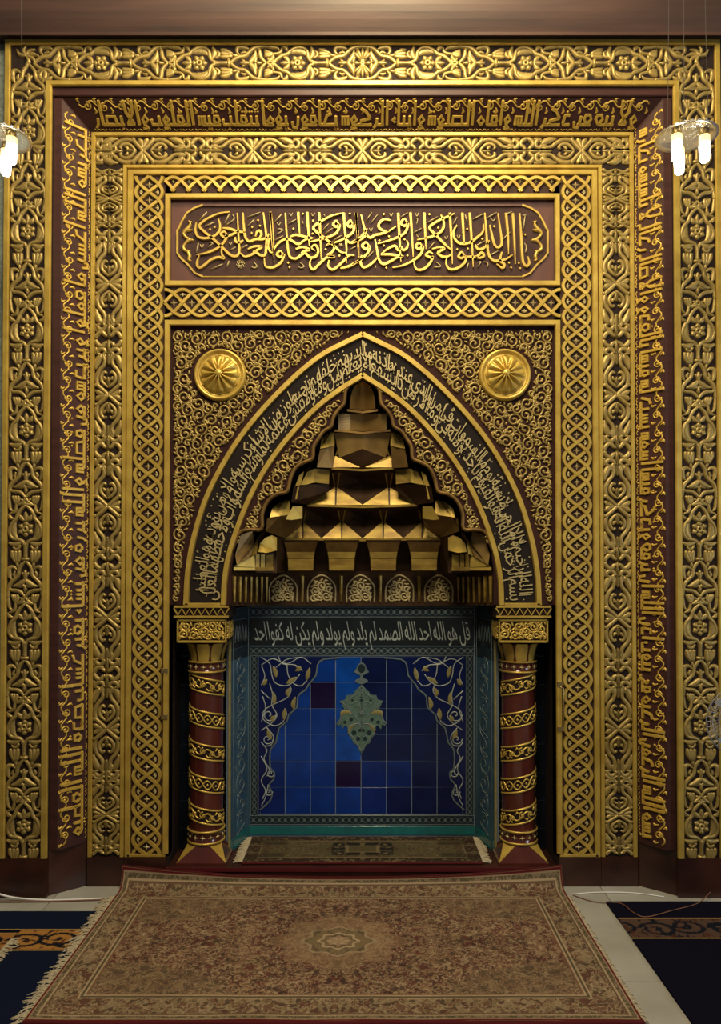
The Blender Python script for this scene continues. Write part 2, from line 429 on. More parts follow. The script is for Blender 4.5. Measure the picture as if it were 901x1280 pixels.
def motif_outer(part='all'):
    q = K() / 9.14
    mb = MB()
    def S(pts, w, h=.011, both=True, prof='round', n=4):
        for s in ((1, -1) if both else (1,)):
            ribbon(mb, sm([(s * x * q, -(y - 525) * q) for x, y in pts], n), [1.40 * k * q for k in w] if np.ndim(w) else 1.40 * w * q, h, prof)
    if part in ('all', 'flower'):
        S([(0, 250), (45, 290), (85, 345), (105, 405), (150, 455), (180, 520), (178, 585), (140, 635), (75, 648), (30, 668), (14, 710)], [13, 15, 17, 17, 16, 15, 15, 16, 17, 15, 12])
        S([(112, 395), (140, 460), (152, 525), (135, 590), (85, 640)], [8, 26, 36, 30, 8], .008, prof='gable')
        S([(0, 690), (0, 760), (0, 860)], [26, 15, 18], .012, False)
        S([(-40, 868), (40, 868)], 15, .015, False)
        for k in range(6):                                            # six petals round a ring
            a = math.pi / 2 + k * math.pi / 3
            S([(34 * math.cos(a), 525 - 34 * math.sin(a)), (88 * math.cos(a), 525 - 88 * math.sin(a))], [10, 30, 26, 8], .010, False)
        S([(26 * math.cos(a), 525 - 26 * math.sin(a)) for a in np.linspace(0, 2 * math.pi, 9)], 12, .013, False)
        S([(0, 330), (0, 375), (0, 440)], [6, 22, 10], .011, False)
        S([(8, 430), (50, 400), (70, 365)], [10, 24, 8], .010)
        S([(40, 668), (80, 690), (130, 702), (190, 680)], [8, 22, 26, 10], .010, prof='gable')
        S([(60, 712), (85, 750), (120, 752), (140, 728)], [9, 14, 14, 9], .009)
        for d in (-34, 0, 34): S([(112 + d * 1.25, 775), (112 + d, 830), (95 + d * .45, 905)], [14, 22, 12], .010, n=3)   # tulip
        S([(100, 890), (84, 970)], [16, 10], .009)
        S([(0, 250), (28, 205), (55, 182)], [12, 14, 9], .010)
        S([(0, 170), (28, 210), (68, 243), (90, 246)], [10, 15, 16, 8], .011)
        S([(-66, 240), (66, 240)], 13, .011, False)
        for d in (-26, 4, 32): S([(118 + d, 148), (104 + d * .7, 190), (105 + d * .2, 240)], [13, 20, 10], .010, n=3)
        S([(105, 235), (112, 290), (130, 330), (180, 350)], [12, 13, 16, 8], .010)
        S([(196, 130), (190, 220), (178, 290), (150, 320)], [10, 15, 13, 8], .009)
        S([(192, 355), (175, 395), (140, 405)], [10, 20, 8], .008)
    if part in ('all', 'tent'):
        S([(0, 885), (45, 935), (72, 985), (82, 1050), (120, 1095), (165, 1140), (186, 1195), (192, 1260), (196, 1300)], [13, 17, 17, 17, 17, 18, 16, 14, 12])
        S([(0, 1300), (40, 1255), (90, 1228), (150, 1222), (182, 1205)], [10, 17, 18, 16, 9])
        S([(0, 1000), (0, 1050), (0, 1100)], [9, 22, 12], .012, False)
        S([(6, 1060), (40, 1020)], [8, 14, 6], .009)
        S([(0, 1105), (40, 1140), (80, 1165), (140, 1178)], [16, 26, 24, 7], .012)
        S([(0, 1180), (30, 1170), (70, 1190)], [10, 20, 7], .010)
        S([(0, 1165), (0, 1250)], [7, 18, 6], .011, False)
        S([(95, 990), (130, 960), (175, 965), (190, 1000), (180, 1060), (160, 1100)], [8, 15, 20, 22, 20, 7], .010)
        S([(115, 1005), (130, 1045), (120, 1075)], [7, 15, 6], .008)
    return mb.mesh('floral_motif' if part == 'all' else 'corner_motif', True)


A_ = thing('carved_floral_border', 'wide carved gold floral border, outermost of the frames round the niche', 'border', (0, 0, 0))
for s in (-1, 1):
    mb = MB(wall_frame(0.10)); rect(mb, s * off(391, 0), s * off(450, 0), Z(1072), Z(51), 0, 0.099); obj('backing_board', mb, 'recess_dark', A_)
mb = MB(wall_frame(0.10)); rect(mb, -off(391, 0), off(391, 0), Z(108.5), Z(51), 0, 0.099); obj('backing_board', mb, 'recess_dark', A_)


def gold_frame(parent, o0, o1, v0, v1, vb, y, h, mat='gold', foot=False):
    """moulding on three sides: half offsets o0<o1, top between v0 (upper) and v1, sides down to vb"""
    om, w = (o0 + o1) / 2, (o1 - o0) / 2 * K(y); vm = (v0 + v1) / 2
    xm, zt, zb_ = off(om, y), Z(vm, y), Z(vb, y)
    wt = (Z(v0, y) - Z(v1, y)) / 2
    for s in (-1, 1):
        mb = MB(wall_frame(y)); bar(mb, (s * xm, zb_), (s * xm, zt), w, h, 0, -s * wt / w); obj('gold_moulding', mb, mat, parent)
    mb = MB(wall_frame(y)); bar(mb, (-xm, zt), (xm, zt), wt, h, -w / wt, w / wt); obj('gold_moulding', mb, mat, parent)
    if foot:
        mb = MB(wall_frame(y)); bar(mb, (-xm, zb_), (xm, zb_), w, h); obj('gold_moulding', mb, mat, parent)


gold_frame(A_, 443.5, 450.5, 51, 57.5, 1072, 0.0, 0.016)
gold_frame(A_, 391, 399, 102, 108.7, 1072, 0.0, 0.016)
am, at = motif_outer('all'), motif_outer('tent')
xa = off(421, 0); za = Z(79.5)
for s in (-1, 1):
    for v in (166, 290, 414, 538, 661.5, 785, 909, 1033):
        M = T3(s * xa, 0.002, Z(v))
        obj('floral_motif', am if v < 1000 else am, 'gold_carved', A_, M=M @ (MIRX if s > 0 else Matrix.Identity(4)))
    M = T3(s * xa, 0.002, Z(166 - 124)); obj('corner_motif', at, 'gold_carved', A_, M=M)
    for u in (123, 247, 371):
        M = T3(s * off(453 - u, 0), 0.002, za) @ RY(s * math.pi / 2)
        obj('floral_motif', am, 'gold_carved', A_, M=M)
    M = T3(s * off(453 + 1, 0), 0.002, za) @ RY(s * math.pi / 2); obj('corner_motif', at, 'gold_carved', A_, M=M)
# fan-shaped finial where the two rows meet at the middle of the lintel, and corner leaves
mb = MB(wall_frame(0.0))
k1 = K()
for sz in (1, -1):
    for a in (-50, -25, 0, 25, 50):
        r = math.radians(90 + a); stroke(mb, [(0.0 + 2 * k1 * math.cos(r), za + sz * 4 * k1), (15 * k1 * math.cos(r), za + sz * (4 + 15 * math.sin(r)) * k1)], [1.2 * k1, 2.6 * k1, 1.0 * k1], .011)
obj('fan_leaf', mb, 'gold_carved', A_, True)
for s in (-1, 1):
    mb = MB(wall_frame(0.0))
    cx, cz = s * off(424, 0), Z(71)
    for a in np.linspace(20, 250, 6):
        r = math.radians(a); stroke(mb, [(cx, cz), (cx + s * 9 * k1 * math.cos(r), cz + 7 * k1 * math.sin(r)), (cx + s * 16 * k1 * math.cos(r + .4), cz + 12 * k1 * math.sin(r + .4))], [1.4 * k1, 2.7 * k1, 0.8 * k1], .011)
    obj('corner_leaf', mb, 'gold_carved', A_, True)

# ------------------------------------------------------------------ splayed inscription band (kufic)
KU = {  # x runs in the reading direction, unit = ascender height; strokes of each letter on the base line
    'ا': (.24, [[(.12, 0), (.12, 1)]]), 'ل': (.30, [[(.12, 0), (.12, 1)]]), 'ب': (.30, [[(.14, 0), (.14, .36)]]),
    'ج': (.56, [[(.08, .46), (.30, .40), (.46, .02)]]), 'د': (.50, [[(.06, 0), (.40, 0), (.40, .10)], [(.40, .06), (.34, .40), (.10, .40)]]),
    'ر': (.34, [[(.10, .26), (.14, .02), (.26, -.13)]]), 'س': (.66, [[(.12, 0), (.12, .30)], [(.30, 0), (.30, .30)], [(.48, 0), (.48, .30)]]),
    'ص': (.72, [[(.10, 0), (.16, .34), (.60, .34), (.62, .04)]]), 'ط': (.66, [[(.08, 0), (.12, .32), (.50, .32), (.52, .04)], [(.12, .2), (.12, 1)]]),
    'ع': (.50, [[(.22, .02), (.06, .24), (.14, .40), (.36, .40), (.42, .24), (.26, .02)]]), 'ف': (.46, [[(.22, .04), (.08, .16), (.14, .36), (.32, .36), (.36, .16), (.22, .04)]]),
    'ك': (.74, [[(.60, 0), (.60, .16), (.12, .28)], [(.12, .28), (.34, .56), (.58, .66)]]), 'م': (.44, [[(.22, .0), (.06, .16), (.22, .34), (.36, .16), (.22, .0)]]),
    'ه': (.48, [[(.08, 0), (.08, .34), (.38, .34), (.38, .0)], [(.23, 0), (.23, .34)]]), 'و': (.44, [[(.22, .08), (.08, .20), (.20, .38), (.34, .22), (.26, .0), (.10, -.12), (.36, -.14)]]),
    'ن': (.50, [[(.10, .34), (.14, .02), (.20, -.12), (.38, -.10), (.42, .12)]]), 'ى': (.56, [[(.08, .22), (.20, .02), (.34, -.10), (.48, -.10)], [(.08, .22), (.24, .26)]]),
    'لا': (.62, [[(.08, 1), (.12, .5), (.44, .06)], [(.52, 1), (.46, .5), (.14, .06)], [(.12, .03), (.48, .03)]])}
SK = {'أ': 'ا', 'إ': 'ا', 'آ': 'ا', 'ت': 'ب', 'ث': 'ب', 'ح': 'ج', 'خ': 'ج', 'ذ': 'د', 'ز': 'ر', 'ش': 'س', 'ض': 'ص', 'ظ': 'ط', 'غ': 'ع', 'ق': 'ف', 'ة': 'ه', 'ئ': 'ب'}
DOTS = {'ت': 2, 'ث': 3, 'ن': 1, 'خ': 1, 'ذ': 1, 'ز': 1, 'ش': 3, 'ض': 1, 'غ': 1, 'ف': 1, 'ق': 2, 'ة': 2, 'ب': -1, 'ج': -1, 'ي': -2}


def kufic(word):
    """-> list of (points, kind) and the advance of the word"""
    x, out, prev, i, w = 0.0, [], False, 0, list(word)
    while i < len(w):
        c = w[i]; last = i + 1 == len(w)
        if c == 'ل' and i + 1 < len(w) and w[i + 1] == 'ا': g, step, joins = 'لا', 2, False
        else:
            g, step = SK.get(c, c), 1
            joins = (c not in NOJOIN) and not last
            if c == 'ي': g = 'ى' if last else 'ب'
            if c == 'ن' and not last: g = 'ب'
        if c == 'ء': out.append(([(x + .05, .1), (x + .18, .2), (x + .06, .28)], 's')); x += .26; i += 1; prev = False; continue
        adv, st = KU[g]
        for s_ in st: out.append(([(x + a, b) for a, b in s_], 's'))
        if joins: out.append(([(x + (0 if prev else .06), 0), (x + adv + .02, 0)], 's'))
        elif prev: out.append(([(x, 0), (x + adv * .45, 0)], 's'))
        if last and c in 'بتثفك': out.append(([(x, 0), (x + adv + .22, 0), (x + adv + .24, .22)], 's')); adv += .26
        if last and c == 'ل': out.append(([(x + .1, 0), (x + .38, 0), (x + .36, -.14)], 's')); adv += .12
        nd = DOTS.get(c, 0)
        for k in range(abs(nd)): out.append(([(x + adv * .45 + (k - (abs(nd) - 1) / 2) * .13, .54 if nd > 0 else -.16)], 'd'))
        x += adv; prev = joins; i += step
    return out, x + .10


TXT_R = 'بسم الله الرحمن الرحيم في بيوت اذن الله ان ترفع ويذكر فيها اسمه يسبح له فيها بالغدو والاصال رجال لا تلهيهم تجارة'.split()
TXT_T = 'ولا بيع عن ذكر الله واقام الصلوة وايتاء الزكوة يخافون يوما تتقلب فيه القلوب والابصار'.split()
TXT_L = 'ليجزيهم الله احسن ما عملوا ويزيدهم من فضله والله يرزق من يشاء بغير حساب صدق الله العظيم'.split()

B_ = thing('inscription_band', 'splayed maroon band with gold angular kufic lettering between the two floral borders', 'inscription', (0, 0, 0))
xo, xi = off(379, .015), off(341.5, YC)
zo, zi = Z(122, .015), Z(165, YC)
zb_ = Z(1058, .07)
rng = random.Random(5)


def kufic_side(words, O, ex, ey, length, height, cut0=0.0, cut1=0.0):
    """ex = reading direction, ey = towards the letter tops, both unit 3-D vectors"""
    ex, ey = np.array(ex, float), np.array(ey, float); en = np.cross(ex, ey)
    if en[1] > 0: en = -en
    fr = (np.array(O, float), ex, ey, en)
    lay = [kufic(w) for w in words]
    tot = sum(a for _, a in lay); asc = height * 0.70; base = height * 0.22; sx = (length - cut0 - cut1) / tot
    x = cut0
    for strokes, adv in lay:
        mb = MB(fr)
        for pts, kind in strokes:
            if kind == 'd':
                px, py = x + pts[0][0] * sx, base + pts[0][1] * asc; r = .0075
                mb.add([(px - r, py), (px, py - r), (px + r, py), (px, py + r), (px, py)], [0, 0, 0, 0, .006], [(0, 1, 4), (1, 2, 4), (2, 3, 4), (3, 0, 4)])
            else: ribbon(mb, [(x + a * sx, base + b * asc) for a, b in pts], 0.0074, .0085, 'flat')
        obj('kufic_word', mb, 'gold_text', B_)
        # little vowel marks under the word
        x += adv * sx
    # leafy scroll behind the upper half of the letters
    mb = MB(fr); n = int(length / 0.085); st = length / n
    wave = [(cut0 * .6 + (length - cut0 * .6 - cut1 * .6) * k / (n * 6), height * (.82 + .10 * math.sin(k / 6 * 2 * math.pi))) for k in range(n * 6 + 1)]
    ribbon(mb, wave, 0.0036, .0045)
    for k in range(n):
        cx = cut0 * .6 + (length - cut0 * .6 - cut1 * .6) * (k + .5) / n; sg = 1 if k % 2 else -1
        ribbon(mb, spiral(cx, height * (.74 + .02 * sg), height * .135, 1.35, math.pi / 2, sg), [.0034, .0034, .0055], .0045)
        stroke(mb, [(cx + st * .4, height * .86), (cx + st * .52, height * .95), (cx + st * .38, height * .98)], [.002, .007, .002], .0045, n=3)
        stroke(mb, [(cx - st * .38, height * .72), (cx - st * .45, height * .60), (cx - st * .36, height * .55)], [.002, .007, .002], .0045, n=3)
    for k in range(n * 3):                                            # vowel marks under the base line
        px = cut0 + (length - cut0 - cut1) * (k + rng.random() * .6) / (n * 3)
        stroke(mb, [(px, height * .085), (px + .010, height * .05), (px + .020, height * .09)], .0022, .003, n=2)
    obj('leafy_scroll', mb, 'gold_text', B_, True)


for s in (-1, 1):
    fl = MB()
    V = [(s * xo, .015, zb_), (s * xi, YC, zb_), (s * xi, YC, zi), (s * xo, .015, zo)]
    fl.add3(V, [(0, 1, 2, 3)]); obj('splayed_board', fl, 'maroon_wood', B_)
    ey = np.array((s * (xo - xi), .015 - YC, 0)); hgt = np.linalg.norm(ey); ey /= hgt
    if s > 0: kufic_side(TXT_R, (s * xi, YC, zb_), (0, 0, 1), ey, zo - zb_, hgt, .03, .10)
    else: kufic_side(TXT_L, (s * xi, YC, zo), (0, 0, -1), ey, zo - zb_, hgt, .10, .03)
fl = MB(); fl.add3([(-xo, .015, zo), (xo, .015, zo), (xi, YC, zi), (-xi, YC, zi)], [(0, 1, 2, 3)]); obj('splayed_board', fl, 'maroon_wood', B_)
ey = np.array((0, .015 - YC, zo - zi)); hgt = np.linalg.norm(ey); ey /= hgt
kufic_side(TXT_T, (xo, YC, zi), (-1, 0, 0), ey, 2 * xo, hgt, .10, .12)
# plain maroon fillets on both sides of the band
for o0, o1, v0, v1, y in ((379, 391, 108.7, 121.5, .015),):
    for s in (-1, 1):
        mb = MB(wall_frame(.06)); rect(mb, s * off(o0, y), s * off(o1, y), zb_, Z(v0, y), 0, .06 - y, .002); obj('fillet', mb, 'maroon_wood', B_)
    mb = MB(wall_frame(.06)); rect(mb, -off(o1, y), off(o1, y), Z(v1, y), Z(v0, y), 0, .06 - y + .012, .004); obj('fillet', mb, 'maroon_wood', B_)

# ------------------------------------------------------------------ inner floral border
def motif_inner():
    q = K(YC) / 7.835
    mb = MB()
    def S(pts, w, h=.009, prof='round', n=4, c=False):
        seen = ((1, 1),) if c else ((1, 1), (-1, 1), (1, -1), (-1, -1))
        for sx, sy in seen: ribbon(mb, sm([(sx * x * q, sy * y * q) for x, y in pts], n), [1.42 * k * q for k in w] if np.ndim(w) else 1.42 * w * q, h, prof)
    S([(0, 0), (45, 42), (90, 82), (118, 104), (122, 84)], [13, 15, 15, 13, 10], .011)
    S([(22, 4), (70, 12), (112, 34), (124, 30)], [8, 20, 18, 6], .009)
    S([(0, 78), (42, 108), (70, 150), (66, 196), (40, 226), (18, 214)], [10, 12, 13, 13, 12, 9], .010)
    S([(0, 92), (0, 130), (0, 178)], [9, 20, 7], .011)
    S([(6, 150), (32, 160), (42, 182)], [7, 14, 5], .009)
    S([(90, 82), (112, 130), (112, 190), (84, 250), (48, 292), (36, 340), (52, 392), (30, 420)], [8, 16, 17, 15, 14, 14, 13, 10], .010)
    S([(124, 250), (112, 320), (84, 376), (62, 388), (56, 352)], [6, 24, 22, 13, 8], .010, 'gable')
    S([(0, 300), (0, 350), (0, 420)], [8, 20, 16], .011)
    S([(6, 340), (30, 372), (34, 410)], [8, 16, 6], .009)
    S([(0, 400), (0, 540)], [18, 12], .011)
    S([(20, 410), (42, 446), (74, 456), (104, 436), (104, 408), (82, 404)], [12, 16, 17, 16, 12, 8], .011)
    S([(124, 400), (120, 440), (124, 470)], [7, 14, 8], .008)
    S([(14, 520), (40, 505), (58, 480), (92, 488), (118, 520), (120, 540)], [12, 15, 16, 17, 16, 12], .011)
    S([(120, 156), (122, 200)], [5, 10, 4], .008)
    return mb.mesh('floral_motif', True)


C_ = thing('inner_floral_border', 'narrow carved gold scroll border inside the kufic band', 'border', (0, 0, 0))
for s in (-1, 1):
    mb = MB(wall_frame(.2)); rect(mb, s * off(295.5, YC), s * off(341.5, YC), ZB, Z(166, YC), 0, .2 - YC); obj('backing_board', mb, 'recess_dark', C_)
mb = MB(wall_frame(.2)); rect(mb, -off(295.5, YC), off(295.5, YC), Z(211.5, YC), Z(166, YC), 0, .2 - YC); obj('backing_board', mb, 'recess_dark', C_)
gold_frame(C_, 335.5, 341, 166.3, 171.5, 1070, YC, 0.014)
gold_frame(C_, 296, 301, 207, 211.5, 1070, YC, 0.014)
cm = motif_inner(); xc = off(318.3, YC); zc = Z(189.3, YC)
for s in (-1, 1):
    for v in (-139, 0, 139, 278, 417):
        obj('floral_motif', cm, 'gold_carved', C_, M=T3(s * xc, YC - .001, Z(494 + v, YC)))
    mb = MB(); rect(mb, s * off(302, YC), s * off(335, YC), ZB + .004, ZB + .016, 0, .004)
    obj('floral_motif', cm, 'gold_carved', C_, M=T3(s * xc, YC - .001, Z(1018, YC)) @ Matrix.Diagonal((1, 1, .72, 1)))
    obj('floral_motif', cm, 'gold_carved', C_, M=T3(s * xc, YC - .001, Z(249, YC)) @ Matrix.Diagonal((1, 1, .55, 1)))
for u in (-276, -138, 0, 138, 276):
    obj('floral_motif', cm, 'gold_carved', C_, M=T3(off(u, YC), YC - .001, zc) @ RY(math.pi / 2) @ Matrix.Diagonal((.98, 1, 1, 1)))
for s in (-1, 1):
    mb = MB(wall_frame(YC)); kk = K(YC)
    for a in (45, 225): ribbon(mb, spiral(s * xc + 5 * kk * math.cos(math.radians(a)), zc + 5 * kk * math.sin(math.radians(a)), 8 * kk, 1.2, math.radians(a + 90)), [1.6 * kk, 1.6 * kk, 2.4 * kk], .010)
    for a in (135, 315, 0, 90, 180, 270): stroke(mb, [(s * xc + 5 * kk * math.cos(math.radians(a)), zc + 5 * kk * math.sin(math.radians(a))), (s * xc + 16 * kk * math.cos(math.radians(a)), zc + 16 * kk * math.sin(math.radians(a)))], [1 * kk, 2.6 * kk, 1 * kk], .009, n=3)
    obj('corner_leaf', mb, 'gold_carved', C_, True)

# ------------------------------------------------------------------ interlace border
D_ = thing('interlace_border', 'gold border of interlaced ribbons over star-studded diamonds, innermost of the frames', 'border', (0, 0, 0))
kd = K(YC); PD = 19.73 * kd; AMP = 16.6 * kd; HW = 2.25 * kd
yd = YC - .002


def lattice(parent, O, ex, ey, length, amp, ph=0.0, lo=None, pd=None):
    """four waving ribbons over a band: ex along, ey across; the crossings go over and under in turn"""
    n = max(2, round(length / (pd or PD))); p = length / n
    fr = (np.array(O, float), np.array(ex, float), np.array(ey, float), np.array((0, -1., 0)))
    ca = np.array([-.25, 0, .25, .5, .75, 1.25, 1.5, 1.75, 2.0]); cb = np.array([-1, 0, 1, -1, 1, -1, 1, -1, 0])
    for k in range(4):
        t = np.linspace(0, length, n * 8 + 1)
        a = 2 * math.pi * (t / (4 * p) - k / 4 + ph)
        y = amp * np.cos(a)
        am = (a / math.pi) % 2.0
        hb = np.interp(am, ca, cb) * (1 if k % 2 == 0 else 1)
        hh = .0105 + .0018 * hb
        segs = [np.ones(len(t), bool)] if lo is None else [y > lo]
        idx = np.where(segs[0])[0]
        runs = np.split(idx, np.where(np.diff(idx) > 1)[0] + 1)
        for r in runs:
            if len(r) > 2:
                mb = MB(fr); ribbon(mb, np.stack([t[r], y[r]], 1), HW, hh[r], 'flat', cap=False); obj('interlace_ribbon', mb, 'gold', parent)
    return n, p


def star_mesh(r):
    mb = MB(); V, h = [(0, 0)], [.008]
    for k in range(8):
        a = k * math.pi / 4; q = r if k % 2 == 0 else r * .36
        V.append((q * math.cos(a), q * math.sin(a))); h.append(0.001)
    mb.add(V, h, [(0, 1 + k, 1 + (k + 1) % 8) for k in range(8)])
    return mb.mesh('star_boss')


def petal_mesh(r):
    mb = MB()
    for a in (-55, 0, 55):
        c = math.radians(180 + a); ribbon(mb, [(r * .5, 0), (r * .5 + r * .8 * math.cos(c), r * .8 * math.sin(c)), (r * .5 + r * 1.3 * math.cos(c), r * 1.3 * math.sin(c))], [r * .15, r * .4, r * .12], .006)
    return mb.mesh('petal_boss', True)


st_me, pe_me = star_mesh(4.6 * kd), petal_mesh(3.0 * kd)
zt = Z(220.5, YC)
for s in (-1, 1):
    mb = MB(wall_frame(.2)); rect(mb, s * off(241, YC), s * off(295.5, YC), ZB, Z(212, YC), 0, .2 - YC); obj('backing_board', mb, 'strap_ground', D_)
    L = zt - ZB - .01; xm = s * off(268, YC)
    n, p = lattice(D_, (xm, yd, ZB + .006), (0, 0, 1), (1, 0, 0), L, AMP)
    for k in range(n):
        z = ZB + .006 + (k + .5) * p
        obj('star_boss', st_me, 'gold_pale', D_, M=T3(xm, yd, z))
        if k:
            for q in (-1, 1): obj('petal_boss', pe_me, 'gold_pale', D_, M=T3(xm + q * 10.4 * kd, yd, z - .5 * p) @ (MIRX if q < 0 else Matrix.Identity(4)))
# half-height strip over the panel and the full strip under it
wx = off(248, YC)
mb = MB(wall_frame(.2)); rect(mb, -wx, wx, Z(242.5, YC), Z(212, YC), 0, .2 - YC); obj('backing_board', mb, 'strap_ground', D_)
n, p = lattice(D_, (-wx, yd, Z(237, YC)), (1, 0, 0), (0, 0, 1), 2 * wx, 14.6 * kd, .125, -4 * kd)
for k in range(n):
    obj('star_boss', st_me, 'gold_pale', D_, M=T3(-wx + (k + .5) * p, yd, Z(227, YC)) @ Matrix.Diagonal((.6, 1, .6, 1)))
mb = MB(wall_frame(.2)); rect(mb, -wx, wx, Z(400, YC), Z(358, YC), 0, .2 - YC); obj('backing_board', mb, 'strap_ground', D_)
n, p = lattice(D_, (-wx, yd, Z(379, YC)), (1, 0, 0), (0, 0, 1), 2 * wx, AMP, pd=22.6 * kd)
for k in range(n):
    obj('star_boss', st_me, 'gold_pale', D_, M=T3(-wx + (k + .5) * p, yd, Z(379, YC)))
    if k:
        for q in (-1, 1): obj('petal_boss', pe_me, 'gold_pale', D_, M=T3(-wx + k * p, yd, Z(379, YC) + q * 10.4 * kd) @ RY(-q * math.pi / 2))
gold_frame(D_, 288, 295.2, 212.8, 219.5, 1070, YC, 0.014)
for s in (-1, 1):
    mb = MB(wall_frame(YC)); bar(mb, (s * off(291.6, YC), ZB + .006), (s * off(244.5, YC), ZB + .006), .007, .014); obj('gold_moulding', mb, 'gold', D_)


def gold_rect(parent, o, v0, v1, hw, y, h, mat='gold'):
    x, z0, z1 = off(o, y), Z(v0, y), Z(v1, y); w = hw * K(y)
    for (a, b) in (((-x, z1), (-x, z0)), ((-x, z0), (x, z0)), ((x, z0), (x, z1)), ((x, z1), (-x, z1))):
        mb = MB(wall_frame(y)); bar(mb, a, b, w, h, -1.0, 1.0); obj('gold_moulding', mb, mat, parent)

# ------------------------------------------------------------------ inscription panel
IP = thing('calligraphy_plaque', 'long mahogany panel with raised gold thuluth calligraphy in a cusped cartouche', 'inscription', (0, YC, Z(357, YC)))
YI = YC + .012
mb = MB(wall_frame(.2)); rect(mb, -off(245, YC), off(245, YC), Z(355, YC), Z(246, YC), 0, .2 - YI); obj('panel_board', mb, 'panel_wood', IP)
gold_rect(IP, 244.5, 246.3, 355, 3.4, YC, .018)


def W2(pts, y):
    return np.array([(P(u, v, y)[0], P(u, v, y)[2]) for u, v in pts])


cart_r = [(652, 257), (663, 261), (672, 267), (678, 277), (682, 286), (684, 289), (684, 317), (679, 324), (671, 331), (662, 342), (652, 346.5)]
cart = cart_r + [(906 - u, v) for u, v in reversed(cart_r)]
mb = MB(wall_frame(YI)); plate(mb, W2(cart, YI), 0, .002); obj('cartouche_ground', mb, 'cartouche_ground', IP)
mb = MB(wall_frame(YI)); ribbon(mb, W2([(254, 346.5), (652, 346.5)], YI), .0042, .009, 'round'); obj('cartouche_line', mb, 'gold', IP)
mb = MB(wall_frame(YI)); ribbon(mb, W2([(254, 257.5), (652, 257.5)], YI), .0055, .010, 'flat'); obj('cartouche_line', mb, 'panel_wood', IP)
for s in (-1, 1):
    mb = MB(wall_frame(YI)); ribbon(mb, W2([(453 + s * (u - 453), v) for u, v in cart_r], YI), .0056, .010, 'flat'); obj('cartouche_line', mb, 'gold', IP)
Z1, Z2, Z3, Z4 = (235, 255, 7.508), (335, 255, 7.508), (440, 255, 7.508), (550, 255, 6.436)
